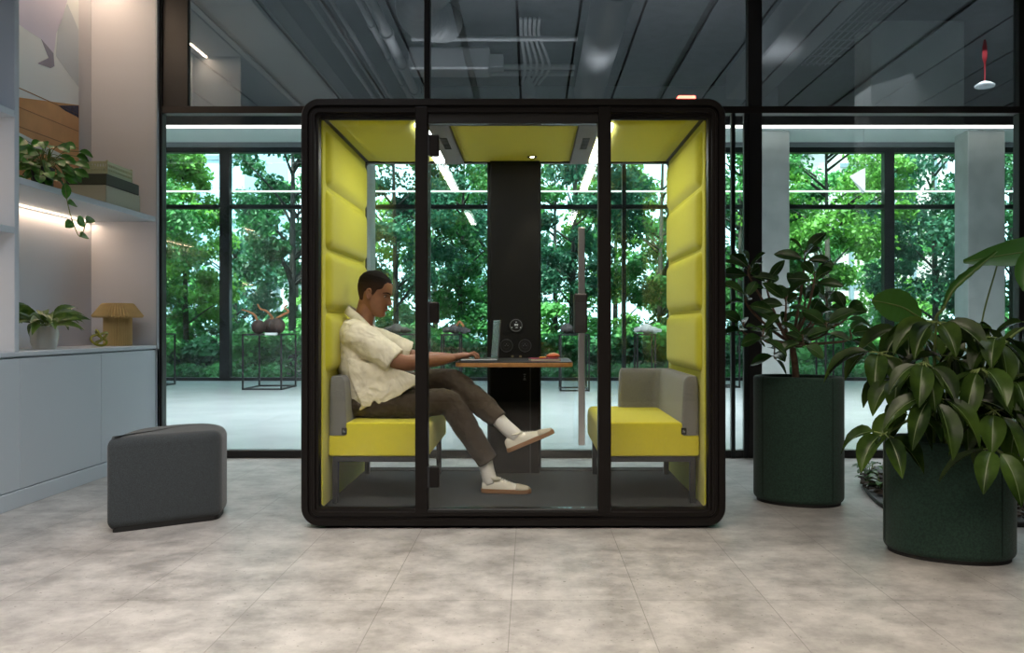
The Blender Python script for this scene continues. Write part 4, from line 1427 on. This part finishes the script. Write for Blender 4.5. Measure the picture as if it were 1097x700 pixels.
# ------------------------------------------------------------------ planters
def planter(label, cx, cy, a, b, rot, h, seams):
    t = thing('planter', label, 'planter', (cx, cy, 0))
    poly = []
    n = 72
    for i in range(n):
        th = 2 * PI * i / n
        c_, s_ = math.cos(th), math.sin(th)
        x = a * math.copysign(abs(c_) ** .94, c_); y = b * math.copysign(abs(s_) ** .94, s_)
        poly.append((cx + x * math.cos(rot) - y * math.sin(rot), cy + x * math.sin(rot) + y * math.cos(rot)))
    def sc(k, ):
        return [(cx + (x - cx) * k, cy + (y - cy) * k) for x, y in poly]
    w = .035 / a
    rings = []
    r = .03
    for k in range(6):
        q = PI / 2 * k / 5
        rings.append([(x, y, .014 + r * (1 - math.cos(q))) for x, y in sc(1 - (r / a) * (1 - math.sin(q)))])
    for k in range(7):
        q = PI * k / 6
        rad = .018
        rings.append([(x, y, h - rad + rad * math.sin(q)) for x, y in sc(1 - (rad / a) * (1 - math.cos(q)))])
    rings.append([(x, y, h - .09) for x, y in sc(1 - .036 / a)])
    MB().loft(rings, cap=False).build('felt_cover', M['green_felt'], t, smooth=True)
    MB().prism(sc(.93), 0, .03).build('base', M['gasket'], t)
    MB().prism(sc(.9), h - .10, h - .055).build('soil', M['soil'], t)
    for th in seams:
        i = int(round(th / (2 * PI) * n)) % n
        x, y = poly[i]
        d = Vector((x - cx, y - cy)).normalized() * .0015
        MB().tube([(x - d.x * (2), y - d.y * 2, .04), (x + d.x, y + d.y, .06), (x + d.x, y + d.y, h - .03), (x - 2 * d.x, y - 2 * d.y, h - .005)], .0028, 6).build('seam', mat('dark_thread', (0.004, .018, .012), .9), t)
    return t
planter('tall dark green felt planter holding the rubber plant', 1.605, 5.20, .262, .20, -.5, .752, [PI * 1.27, PI * 1.80])
planter('wide dark green felt planter holding the drooping umbrella tree', 1.925, 4.0, .278, .205, -.48, .53, [PI * 1.79, PI * 1.10])

# ------------------------------------------------------------------ rubber plant
M['leaf_rubber'] = mat('rubber_plant_leaf', (0.026, 0.07, 0.02), .26, var=.35, vscale=9, trans=.2, spec=.5, vcol=(0.06, 0.135, 0.035))
M['bark'] = mat('brown_bark', (0.12, 0.07, 0.045), .85, var=.3, vscale=30, bump=.4, bscale=80)
rub = thing('rubber_plant', 'bushy dark green rubber plant on a thin brown trunk in the tall planter', 'plant', (1.56, 5.17, .68))
tr = MB(); lf = MB()
rr = random.Random(11)
base = at(852, 418, 5.17); fork = at(848, 365, 5.17)
tr.tube(bez([base, at(852, 395, 5.16), fork], 6), [.024 - .0006 * i for i in range(13)], 10)
tips = [(803, 285, 5.1, 12), (800, 315, 5.0, 8), (822, 300, 5.25, 9), (797, 345, 5.15, 8), (818, 352, 4.95, 9), (842, 318, 5.05, 9), (862, 268, 5.15, 9), (872, 292, 5.0, 9), (862, 315, 5.25, 8),
        (885, 345, 4.98, 9), (906, 330, 5.2, 8), (910, 352, 5.1, 6), (860, 358, 4.95, 8), (838, 345, 5.1, 8), (885, 318, 5.3, 7), (830, 372, 5.2, 6), (868, 335, 5.15, 6)]
for (u, v, Y, n_) in tips:
    e = at(u, v + 12, Y)
    mid = fork.lerp(e, .5) + Vector((rr.uniform(-.02, .02), 0, -.02))
    tr.tube(bez([fork + Vector((0, 0, -.02)), mid, e, at(u, v, Y)], 5), [.011 - .0005 * i for i in range(16)], 7)
    grow = (e - fork).normalized()
    n_ = max(4, int(n_ * .72))
    for q in range(n_):
        a = q * 2.4 + rr.uniform(-.4, .4)
        lev = q / n_
        b = e.lerp(at(u, v, Y), lev)
        el = -.35 + 1.25 * lev
        d = Vector((math.cos(a), math.sin(a), el)) + grow * .45
        st_ = b + d.normalized() * .02
        tr.tube([b, st_], .0025, 5)
        leaf(lf, st_, d, (rr.uniform(-.8, .8), -rr.uniform(.2, 1.4), rr.uniform(.2, 1)), rr.uniform(.115, .165), rr.uniform(.060, .080), rr.uniform(.1, .7), rr.uniform(.25, .6), 7, 'oval', 0, None, 1)
tr.build('trunk', M['bark'], rub, smooth=True)
lf.build('foliage', [M['leaf_rubber'], mat('rubber_midrib', (.10, .15, .05), .4)], rub, smooth=True)

# ------------------------------------------------------------------ umbrella tree with big drooping leaves
M['vein'] = mat('pale_midrib', (0.055, 0.09, 0.02), .5)
M['leaf_umb'] = mat('umbrella_tree_leaf', (0.012, 0.034, 0.008), .27, var=.5, vscale=6, trans=.25, spec=.2, vcol=(0.045, 0.085, 0.014))
umb = thing('umbrella_tree', 'umbrella tree with long drooping glossy leaves in the wide planter', 'plant', (1.93, 3.99, .47))
tr = MB(); lf = MB()
rr = random.Random(5)
ros = [(942, 378, 4.05, 6), (972, 352, 4.2, 7), (1003, 345, 3.95, 8), (1040, 352, 4.15, 7), (1068, 362, 3.9, 8), (1092, 372, 4.1, 6), (962, 405, 3.9, 6), (990, 388, 3.75, 8),
       (1020, 382, 3.95, 7), (1050, 395, 3.72, 8), (1085, 410, 3.85, 7), (1000, 425, 3.68, 8), (1035, 430, 3.8, 7), (965, 440, 3.85, 5), (1065, 440, 3.68, 6), (1092, 450, 3.7, 5), (948, 465, 3.78, 5),
       (1105, 345, 4.2, 6), (1120, 400, 3.9, 6), (1065, 480, 3.60, 5), (1020, 350, 4.3, 6)]
for (u, v, Y, n_) in ros:
    e = at(u, v, Y)
    b0 = Vector((1.95 + rr.uniform(-.08, .08), 4.0 + rr.uniform(-.06, .06), .46))
    mid = b0.lerp(e, .55) + Vector((0, 0, .12))
    tr.tube(bez([b0, mid, e], 8), [.011 - .0004 * i for i in range(17)], 7)
    for q in range(n_):
        a = 2 * PI * q / n_ + rr.uniform(-.3, .3)
        d = Vector((math.cos(a), math.sin(a), rr.uniform(-1.2, -.05)))
        st_ = e + d.normalized() * .045 + Vector((0, 0, .01))
        tr.tube([e, st_], .003, 5)
        leaf(lf, st_, d, (rr.uniform(-.5, .5), -rr.uniform(.1, 1.0), 1), rr.uniform(.17, .26), rr.uniform(.078, .102), rr.uniform(.9, 2.0), rr.uniform(.35, .75), 8, 'lance', .06, q, 1)
tr.build('stems', M['stem'], umb, smooth=True)
lf.build('foliage', [M['leaf_umb'], M['vein']], umb, smooth=True)

# ------------------------------------------------------------------ planting bed and banana plant
M['chips'] = mat('bark_chips', (0.055, 0.045, 0.035), .9, var=.6, vscale=30, bump=.8, bscale=45)
def gf(u, v):
    Y = F * H0 / (v - 350); return ((u - 568) * Y / F, Y)
bo = [gf(922, 512), gf(924, 524), gf(934, 537), gf(947, 547), gf(975, 556), gf(1040, 562), gf(1100, 566), (3.6, 4.55), (4.3, 5.0), (4.4, 5.7), gf(1020, 500), gf(950, 500)]
bp_ = round_poly(bo, .08, 4)
bed = thing('planting_bed', 'low bed of dark bark chips on the floor behind the wide planter', 'planting bed', (3.0, 5.0, 0))
MB().prism(bp_, 0, .03, r=.008, seg=2).build('edging', M['gasket'], bed)
mb = MB()
rr = random.Random(8)
for i in range(2600):
    x, y = rr.uniform(2.1, 4.2), rr.uniform(4.55, 5.9)
    ins = False
    n = len(bp_)
    j = n - 1
    for q in range(n):
        xi, yi = bp_[q]; xj, yj = bp_[j]
        if (yi > y) != (yj > y) and x < (xj - xi) * (y - yi) / (yj - yi) + xi: ins = not ins
        j = q
    if ins:
        Mx = Matrix.Translation((x, y, .034 + rr.uniform(0, .02))) @ Matrix.Rotation(rr.uniform(0, 6), 4, 'Z') @ Matrix.Rotation(rr.uniform(-.5, .5), 4, 'X')
        s1, s2 = rr.uniform(.012, .03), rr.uniform(.006, .014)
        mb.box(-s1, s1, -s2, s2, -.004, .005, M=Mx)
o = mb.build('bark_chips', M['chips'], bed)
o['kind'] = 'stuff'
M['leaf_low'] = mat('low_plant_leaf', (0.04, 0.13, 0.02), .4, var=.4, vscale=20, trans=.2)
for i, (u, v, lab) in enumerate([(932, 512, 'small leafy green plant at the tip of the bark bed'), (945, 522, 'low green seedling in the bark bed against the wide planter'),
                                 (1090, 530, 'small green plant in the bark bed at the far side of the wide planter'), (1088, 478, 'leafy green plant rising behind the wide planter')]):
    x, y = gf(u, v + 10)
    r_ = thing('bedding_plant', lab, 'plant', (x, y, .03))
    mb = MB(); st = MB()
    for q in range(16 if i < 3 else 26):
        a = rr.uniform(0, 6.28); h = rr.uniform(.03, .12) * (1 if i < 3 else 2.6)
        b = Vector((x + math.cos(a) * .03, y + math.sin(a) * .03, .03 + h))
        st.tube([(x, y, .03), b], .0025, 5)
        leaf(mb, b, (math.cos(a), math.sin(a), .3), (0, 0, 1), rr.uniform(.06, .10) * (1 if i < 3 else 1.5), .045, .9, .3, 6)
    mb.build('foliage', M['leaf_low'], r_, smooth=True)
    st.build('stems', M['stem'], r_, smooth=True)

def banana_mat():
    m = mat('banana_leaf', (0.055, 0.15, 0.025), .35, trans=.25)
    n, l = m.node_tree.nodes, m.node_tree.links
    p = n['Principled BSDF']
    tc = n.new('ShaderNodeTexCoord')
    w = n.new('ShaderNodeTexWave'); w.inputs['Scale'].default_value = 14; w.inputs['Distortion'].default_value = 1.5
    l.new(tc.outputs['UV'], w.inputs['Vector'])
    b = n.new('ShaderNodeBump'); b.inputs['Strength'].default_value = .35; b.inputs['Distance'].default_value = .004
    l.new(w.outputs['Fac'], b.inputs['Height']); l.new(b.outputs[0], p.inputs['Normal'])
    return m
M['banana'] = banana_mat()
ban = thing('banana_plant', 'banana plant with very large smooth green leaves behind the umbrella tree', 'plant', (3.05, 4.9, .03))
def big_leaf(spine, W, nrm, fold, shape_pow=.8, asym=1.0):
    """large blade along a spine; nrm = blade normal"""
    P = bez(spine, 6)
    n = len(P); K = 8
    vs = []
    for i, p in enumerate(P):
        t = i / (n - 1)
        tg = (P[min(i + 1, n - 1)] - P[max(i - 1, 0)]).normalized()
        N = Vector(nrm); N = (N - tg * N.dot(tg)).normalized()
        sd = tg.cross(N)
        w = max(.012, W / 2 * math.sin(PI * (t * .93 + .05)) ** shape_pow)
        for k in range(-K // 2, K // 2 + 1):
            s_ = k / (K / 2)
            vs.append(p + sd * (s_ * w * math.cos(fold * abs(s_)) * (asym if s_ > 0 else 1)) + N * (abs(s_) * w * math.sin(fold * abs(s_))) + N * (.006 * math.sin(t * 40) * abs(s_)))
    fs = []
    for i in range(n - 1):
        for k in range(K):
            a = i * (K + 1) + k
            fs.append((a, a + 1, a + K + 2, a + K + 1))
    return MB().add(vs, fs)
Yb = 4.75
root = Vector((3.05, 4.9, .03))
blades = [
    ([at(986, 341, 4.6), at(968, 330, 4.58), at(950, 325, 4.56), at(934, 322, 4.55)], .175, (0, -1, .05), .05),
    ([at(1012, 328, 4.5), at(1022, 310, 4.5), at(1042, 292, 4.5), at(1068, 270, 4.5)], .07, (-.5, -.6, .3), .9),
    ([at(1210, 268, 4.8), at(1140, 266, 4.75), at(1085, 272, 4.7), at(1032, 281, 4.7)], .17, (0, -1, .3), .15),
    ([at(1108, 262, 4.5), at(1100, 290, 4.48), at(1098, 312, 4.46)], .12, (-.6, -.8, .2), .5),
]
for sp_, W, nn, fo in blades:
    mbb = big_leaf(sp_, W, nn, fo)
    o = mbb.build('leaf_blade', M['banana'], ban, smooth=True)
    P = bez(sp_, 6)
    MB().tube(P, [.006 - .004 * i / (len(P) - 1) for i in range(len(P))], 6).build('midrib', M['stem'], o, smooth=True)
stalks = MB()
for e, m1 in ((at(986, 341, 4.6), at(1000, 380, 4.6)), (at(1012, 328, 4.5), at(1006, 350, 4.55)), (at(1210, 268, 4.8), at(1190, 380, 4.85)), (at(1108, 262, 4.5), at(1130, 330, 4.7))):
    stalks.tube(bez([root, root.lerp(m1, .6) + Vector((0, 0, .12)), m1, e], 6), .008, 8)
stalks.tube(bez([root, at(1050, 400, 4.8), at(1052, 345, 4.8), at(1068, 285, 4.8)], 6), .005, 6)
stalks.build('stems', M['stem'], ban, smooth=True)

# ------------------------------------------------------------------ lobby: wire plinths with gourd-like sculptures
M['wire'] = mat('black_wire', (.01, .01, .011), .5)
M['gourd'] = mat('brown_woven_gourd', (0.06, 0.032, 0.024), .6, var=.4, vscale=40, bump=.5, bscale=60)
M['twist'] = mat('copper_twist', (0.42, 0.17, 0.06), .5)
M['gourd_grey'] = mat('grey_stone_gourd', (0.10, 0.09, 0.09), .7, var=.4, vscale=30, bump=.5, bscale=50)
def wire_plinth(label, u0, Yn, w=.66, dpt=.9, h=.925):
    x0 = (u0 - 568) * Yn / F
    t = thing('wire_plinth', label, 'display stand', (x0 + w / 2, Yn + dpt / 2, 0), 'wire plinths in the lobby')
    s = .013
    for z in (s, h - s):
        m_ = MB()
        for (a, b, c, d) in ((x0, x0 + w, Yn, Yn + 2 * s), (x0, x0 + w, Yn + dpt - 2 * s, Yn + dpt), (x0, x0 + 2 * s, Yn, Yn + dpt), (x0 + w - 2 * s, x0 + w, Yn, Yn + dpt)):
            m_.box(a, b, c, d, z - s, z + s)
        m_.build('frame', M['wire'], t)
    for x in (x0, x0 + w - 2 * s):
        for y in (Yn, Yn + dpt - 2 * s):
            MB().box(x, x + 2 * s, y, y + 2 * s, s, h - s).build('leg', M['wire'], t)
    MB().box(x0 + 2 * s, x0 + w - 2 * s, Yn + 2 * s, Yn + dpt - 2 * s, h - .012, h - .002).build('top_panel', M['wire'], t)
    return (x0 + w / 2, Yn + dpt / 2, h)
def gourd(mb, c, r, sq=1.05):
    n = 40; k = 16
    rings = []
    for j in range(k + 1):
        a = -PI / 2 + PI * j / k
        q = max(math.cos(a), .05)
        rings.append([(c[0] + r * q * (1 + .05 * math.cos(8 * 2 * PI * i / n)) * math.cos(2 * PI * i / n), c[1] + r * q * (1 + .05 * math.cos(8 * 2 * PI * i / n)) * math.sin(2 * PI * i / n), c[2] + r * sq * math.sin(a)) for i in range(n)])
    mb.loft(rings)
# first plinth with three gourds
x, y, h = wire_plinth('wire plinth carrying the three dark brown gourds', 259, 14.3)
for i, (u, r_, Y, lab, tw) in enumerate([(277, .115, 14.6, 'dark brown gourd sculpture with a copper stem curling out over the plinth edge', [(277, 347), (273, 338), (266, 334), (259, 332)]),
                                         (289, .125, 14.85, 'middle brown gourd sculpture, set back between the two others', [(292, 341), (286, 334), (279, 331), (276, 326)]),
                                         (297, .13, 14.5, 'largest brown gourd sculpture with a stem hooked upwards', [(297, 341), (304, 337), (309, 334), (305, 330), (308, 327)])]):
    X = (u - 568) * Y / F
    t = thing('gourd_sculpture', lab, 'sculpture', (X, Y, h), 'brown gourds on the plinth')
    mb = MB(); gourd(mb, (X, Y, h + r_), r_)
    mb.build('body', M['gourd'], t, smooth=True)
    P = bez([Vector((X, Y, h + 1.9 * r_))] + [at(a, b, Y) for a, b in tw], 5)
    MB().tube(P, [.026 - .014 * q / len(P) for q in range(len(P))], 8).build('twisted_stem', M['twist'], t, smooth=True)
o = MB().box(x + .08, x + .26, 14.2, 14.31, h - .02, h + .02).build('label_card', M['plaster'], None)
tag(o, 'small white label card at the front edge of the gourd plinth', 'label')
# other plinths
for u0, Yn, w, dp_, lab, gu in [(130, 15.2, .75, .5, 'wire plinth half hidden by the tall shelving', None), (412, 14.3, .66, .8, 'wire plinth seen behind the seated man\'s face', 425),
                        (472, 14.0, .32, .4, 'narrow wire plinth seen above the man\'s forearm', 488), (600, 14.0, .48, .7, 'wire plinth behind the door handle with a grey sculpture', 607),
                        (682, 14.3, .32, .4, 'narrow wire plinth seen above the empty bench', 692), (768, 14.8, .40, .5, 'wire plinth between the pod and the thick mullion', None),
                        (884, 14.6, .32, .5, 'narrow wire plinth behind the rubber plant', None)]:
    x, y, h = wire_plinth(lab, u0, Yn, w, dp_)
    if gu:
        X = (gu - 568) * (Yn + .25) / F
        t = thing('stone_sculpture', {425: 'grey knobbly sculpture beside the seated man\'s chin', 488: 'dark crouching sculpture above the man\'s hands', 607: 'rounded grey sculpture left of the door lock',
                                      692: 'small pale folded sculpture above the empty bench'}[gu], 'sculpture', (X, Yn + .25, h), 'grey sculptures in the lobby')
        mb = MB(); gourd(mb, (X, Yn + .2, h + .085), .10, .85); gourd(mb, (X + .13, Yn + .25, h + .06), .07, .85)
        if gu != 607: mb.tube([(X - .2, Yn + .2, h + .06), (X, Yn + .2, h + .09), (X + .25, Yn + .2, h + .05)], [.04, .06, .025], 10)
        mb.build('body', M['gourd_grey'] if gu != 692 else M['plaster'], t, smooth=True)
        if gu == 488:
            MB().tube(bez([(X + .02, Yn + .15, h + .12), (X + .08, Yn + .1, h + .20), (X + .15, Yn + .1, h + .12)], 5), .02, 8).build('twisted_stem', M['twist'], t, smooth=True)

# solid stand-ins for a reflected lampshade and a reflected lamp with red strap
p = at(920, 193, 12.0)
t = thing('reflected_shade', 'white triangular solid standing in for the reflection of a cone lampshade', 'pendant', p)
q0, q1, q2 = at(910, 189, 12), at(927, 180, 12), at(927, 206, 12)
mb = MB(); th = Vector((0, .12, 0))
mb.add([q0, q1, q2, q1 + th, q2 + th], [(0, 1, 2), (1, 3, 4, 2), (0, 3, 1), (0, 2, 4), (0, 4, 3)])
mb.build('shade', M['plaster'], t)
MB().tube([q1 + th * .5, Vector((q1.x, 12.06, 4.75))], .0015, 6).build('cord', M['black'], t)
p = at(1055, 92, 11.2)
t = thing('reflected_lamp', 'small round white lamp on a red strap, standing in for a reflected one', 'lamp', p)
MB().lathe([(.02, .06), (.05, .05), (.12, .01), (.12, -.01), (.10, -.02)], p, 24).build('lamp_shade', M['plaster'], t, smooth='auto')
MB().tube([p + Vector((0, 0, .05)), p + Vector((0, 0, .28)), p + Vector((0, 0, .36)), p + Vector((0, 0, .50)), Vector((p.x, p.y, 4.75))], [.008, .008, .03, .03, .01], 8).build('strap', mat('red_strap', '#b3232e', .6, emit='#b3232e', estr=0), t)

# ------------------------------------------------------------------ outside: garden, trees, buildings
struct(MB().box(-40, 45, FY + .3, 70, -.15, -.02).build('ground_garden', M['soil']))
struct(MB().box(-10.5, 13, FY + .1, FY + .75, -.1, .01).build('trim_3', M['concrete']))
o = MB().rbox(-10.5, 13, 17.25, 17.31, 3.725, 3.752, .01, 1).build('reflected_light_line', M['led_white'])  # added glowing bar in place of a reflected light line
tag(o, 'thin glowing bar outside the facade standing in for a reflected light line', 'light')

def leafcloud(name, m, parent, clumps, n, size, seed, spread=.3, flat=.5):
    g = np.random.default_rng(seed)
    cl = np.array(clumps)            # x,y,z,r
    idx = g.integers(0, len(cl), n)
    c = cl[idx]
    off = g.normal(0, 1, (n, 3))
    off /= np.maximum(np.linalg.norm(off, axis=1, keepdims=True), 1e-6)
    off *= (g.random((n, 1)) ** .45) * c[:, 3:4]
    off[:, 2] *= .7
    P = c[:, :3] + off
    nrm = g.normal(0, 1, (n, 3)) * np.array([1, 1, .6]) + np.array([0, 0, flat * 1.4]) + off / np.maximum(c[:, 3:4], 1e-3) * .6
    nrm /= np.linalg.norm(nrm, axis=1, keepdims=True)
    t = g.normal(0, 1, (n, 3)); t -= nrm * (t * nrm).sum(1, keepdims=True); t /= np.linalg.norm(t, axis=1, keepdims=True)
    b = np.cross(nrm, t)
    s = size * g.uniform(.65, 1.35, (n, 1))
    V = np.empty((n, 4, 3))
    V[:, 0] = P - t * s * .5; V[:, 1] = P + b * s * .27 + t * s * .05 + nrm * s * .05
    V[:, 2] = P + t * s * .5; V[:, 3] = P - b * s * .27 + t * s * .05 + nrm * s * .05
    me = bpy.data.meshes.new(name)
    me.vertices.add(4 * n); me.vertices.foreach_set('co', V.ravel())
    me.loops.add(4 * n); me.loops.foreach_set('vertex_index', np.arange(4 * n, dtype=np.int32))
    me.polygons.add(n); me.polygons.foreach_set('loop_start', np.arange(0, 4 * n, 4, dtype=np.int32))
    try: me.polygons.foreach_set('loop_total', np.full(n, 4, dtype=np.int32))
    except Exception: pass
    me.materials.append(m)
    me.update(); me.validate()
    o = bpy.data.objects.new(name, me)
    COL.objects.link(o)
    if parent:
        o.parent = parent
        o.matrix_parent_inverse = parent_world(parent).inverted()
    return o

def tree_mat(name, c, c2):
    return mat(name, c, .55, var=.35, vscale=1.6, trans=.42, vcol=c2, detail=8)
TM = [tree_mat('bright_leaves', (0.085, 0.27, 0.03), (0.20, 0.46, 0.07)), tree_mat('deep_green_leaves', (0.02, 0.10, 0.04), (0.055, 0.22, 0.07)),
      tree_mat('blue_green_leaves', (0.03, 0.125, 0.075), (0.075, 0.25, 0.14)), tree_mat('mid_green_leaves', (0.035, 0.16, 0.04), (0.10, 0.34, 0.08))]
M['trunk'] = mat('tree_bark', (0.055, 0.045, 0.038), .9, var=.3, vscale=10)
def tree(label, u, Y, h, rx, z0, kind, nleaf, seed, shape='round', size=.15, tr_r=.08, ncl=60):
    g = random.Random(seed)
    x = (u - 568) * Y / F
    t = thing('tree', label, 'tree', (x, Y, -.02), 'trees outside the facade')
    cl = []
    mb = MB()
    lean = g.uniform(-.15, .15)
    mb.tube([(x, Y, -.05), (x + lean * .3, Y, h * .35), (x + lean, Y, h * .9)], [tr_r, tr_r * .8, tr_r * .25], 8)
    for i in range(ncl):
        q = g.random()
        z = z0 + (h - z0) * q
        if shape == 'cone': w = rx * (1 - q) ** .75 + .15
        else: w = rx * math.sin(PI * (.12 + .83 * q)) ** .6
        a = g.uniform(0, 2 * PI); rad = w * g.uniform(.25, 1) ** .6
        c = (x + math.cos(a) * rad, Y + math.sin(a) * rad * .8, z)
        cl.append((*c, g.uniform(.28, .6) * (.75 if shape == 'cone' else 1)))
        if i % 3 == 0:
            zb = max(z0 * .8, z - rad * .7)
            mb.tube([(x + lean * zb / h, Y, zb), ((x + c[0]) / 2, (Y + c[1]) / 2, (zb + z) / 2 + .05), c], [tr_r * .4, tr_r * .22, .012], 5)
    mb.build('trunk', M['trunk'], t, smooth=True)
    leafcloud('foliage', TM[kind], t, cl, int(nleaf * 1.7), size * .78, seed)
    return t
near_trees = [
    ('bright green pointed tree nearest the tall shelving', 200, 22.0, 5.5, 1.25, 1.3, 0, 8500, 'cone', .08),
    ('dark leafy tree with a thick trunk between the shelving and the pod', 313, 19.8, 6.6, 1.75, 2.1, 1, 8500, 'round', .10),
    ('broad tree seen through the pod above the seated man', 425, 21.5, 7.0, 1.9, 1.9, 2, 9000, 'round', .08),
    ('tree seen between the door hinge and the dark column', 492, 23.5, 6.6, 1.7, 1.4, 3, 8500, 'round', .08),
    ('tree seen through the pod door beside the handle', 612, 20.5, 6.8, 1.8, 1.9, 2, 9000, 'round', .08),
    ('tree seen through the right pane of the pod', 706, 22.5, 6.9, 1.8, 1.6, 3, 8500, 'round', .08),
    ('tree seen between the pod and the thick mullion', 792, 21.0, 6.6, 1.7, 1.3, 3, 7500, 'round', .08),
    ('layered light green tree behind the rubber plant', 888, 20.5, 6.0, 1.9, 2.0, 0, 8500, 'round', .09),
    ('dense dark tree right of the facade mullion', 1003, 21.5, 6.8, 1.9, 1.5, 2, 9500, 'round', .09),
    ('dark tree at the end of the facade', 1085, 20.5, 6.6, 1.7, 1.3, 1, 8000, 'round', .08),
    ('bushy tree half hidden by the tall shelving', 140, 21.0, 6.0, 1.6, 1.2, 3, 6000, 'round', .08)]
for i, (lab, u, Y, h, rx, z0, kd, nl, shp, trr) in enumerate(near_trees):
    tree(lab, u, Y, h, rx, z0, kd, nl, 100 + i, shp, .16, trr)
far_labels = ['far tree behind the pointed bright tree', 'far tree behind the facade mullion nearest the shelving', 'far tree filling the gap left of the pod', 'far tree behind the seated man',
              'far tree behind the left pod mullion', 'far tree left of the dark column', 'far tree right of the dark column', 'far tree behind the door handle', 'far tree behind the empty bench',
              'far tree right of the pod', 'far tree behind the first concrete column', 'far tree behind the rubber plant', 'far tree behind the dense dark tree', 'far tree behind the banana leaf']
for i, lab in enumerate(far_labels):
    u = 165 + i * 70 + (17 * i) % 23
    tree(lab, u, 27 + (i * 7) % 5, (5.2 + (i * 5) % 4 * .6) if i > 1 else 3.9, 2.0, .9, (i * 3 + 3) % 4 if i % 2 else 3, 3900, 300 + i, 'round', .22, .10, 46)

# shrubs and ferns at the foot of the facade
shm = [tree_mat('fern_leaves', (0.06, 0.27, 0.08), (0.16, 0.46, 0.14)), tree_mat('hosta_leaves', (0.11, 0.38, 0.09), (0.24, 0.58, 0.16)), tree_mat('dark_shrub_leaves', (0.03, 0.15, 0.06), (0.08, 0.27, 0.10))]
where = ['left of the first facade mullion', 'beside the first facade mullion', 'under the gourd plinth', 'behind the gourd plinth', 'left of the pod frame', 'below the man\'s chin', 'behind the man\'s forearm',
         'left of the dark column', 'right of the dark column', 'behind the door handle', 'behind the right pod mullion', 'above the empty bench', 'right of the pod frame', 'behind the thick mullion',
         'behind the rubber plant trunk', 'behind the rubber plant leaves', 'between rubber plant and banana leaf', 'behind the round banana leaf', 'below the long banana leaf', 'at the far end of the facade']
for row in range(2):
    for i in range(20):
        g = random.Random(900 + row * 50 + i)
        Y = 19.0 if row == 0 else 22.5
        u = 165 + i * 49 + g.uniform(-8, 8) + row * 20
        x = (u - 568) * Y / F
        h = g.uniform(.65, .95) if row == 0 else g.uniform(1.1, 1.6)
        kind = (i * 2 + row) % 3 if i % 4 else 1
        lab = ('low leafy shrub ' if row == 0 else 'taller garden shrub ') + where[i]
        t = thing('garden_shrub', lab, 'shrub', (x, Y, -.02), 'shrubs outside the facade')
        cl = [(x + g.uniform(-.6, .6), Y + g.uniform(-.4, .4), g.uniform(.15, h), g.uniform(.22, .38)) for _ in range(16)]
        leafcloud('foliage', shm[kind], t, cl, 1500, .17 if kind else .13, 1000 + row * 50 + i, flat=1.0)
        mb = MB()
        for q in range(5):
            c = cl[q]
            mb.tube([(x, Y, -.03), (c[0], c[1], c[2])], [.02, .008], 5)
        mb.build('stems', M['trunk'], t)
g = random.Random(77)
o = leafcloud('ground_cover', shm[0], None, [(g.uniform(-9.5, 12), g.uniform(17.9, 19), .08, .28) for _ in range(220)], 16000, .12, 777, flat=.6)
tag(o, 'low green ground cover along the foot of the facade', 'ground cover', None, 'stuff')

# buildings beyond the garden
M['bld'] = mat('blue_glass_cladding', (0.42, 0.60, 0.68), .25)
M['bld_fin'] = mat('grey_fin', (0.18, 0.22, 0.25), .5)
M['bld2'] = mat('pale_pink_cladding', (0.60, 0.52, 0.48), .7)
M['bld3'] = mat('white_cladding', (0.75, 0.8, 0.8), .6)
def building(label, u0, u1, Y, z1, m, fin, step, band=3.2):
    x0, x1 = (u0 - 568) * Y / F, (u1 - 568) * Y / F
    t = thing('office_building', label, 'building', ((x0 + x1) / 2, Y, 0), 'buildings beyond the garden')
    MB().box(x0, x1, Y, Y + 8, -.1, z1).build('wall', m, t)
    x = x0 + step / 2
    while x < x1:
        MB().box(x - .09, x + .09, Y - .22, Y, 0, z1).build('fin', fin, t)
        x += step
    z = band
    while z < z1:
        MB().box(x0, x1, Y - .06, Y, z - .12, z + .12).build('floor_band', fin, t)
        z += band
    MB().box(x0 - .2, x1 + .2, Y - .3, Y + 8.2, z1, z1 + .3).build('roof', fin, t)
building('blue glazed office block behind the pointed tree', 60, 262, 44, 14, M['bld'], M['bld_fin'], 1.3)
building('pink clad block with dark fins above the rubber plant', 900, 1015, 46, 11.2, M['bld2'], M['bld_fin'], 1.1)
building('low white slatted pavilion behind the gourds', 285, 345, 36, 3.4, M['bld3'], M['bld_fin'], .8)
building('pale glazed block seen through the pod beside the dark column', 500, 560, 48, 14, M['bld'], M['bld3'], 1.2)
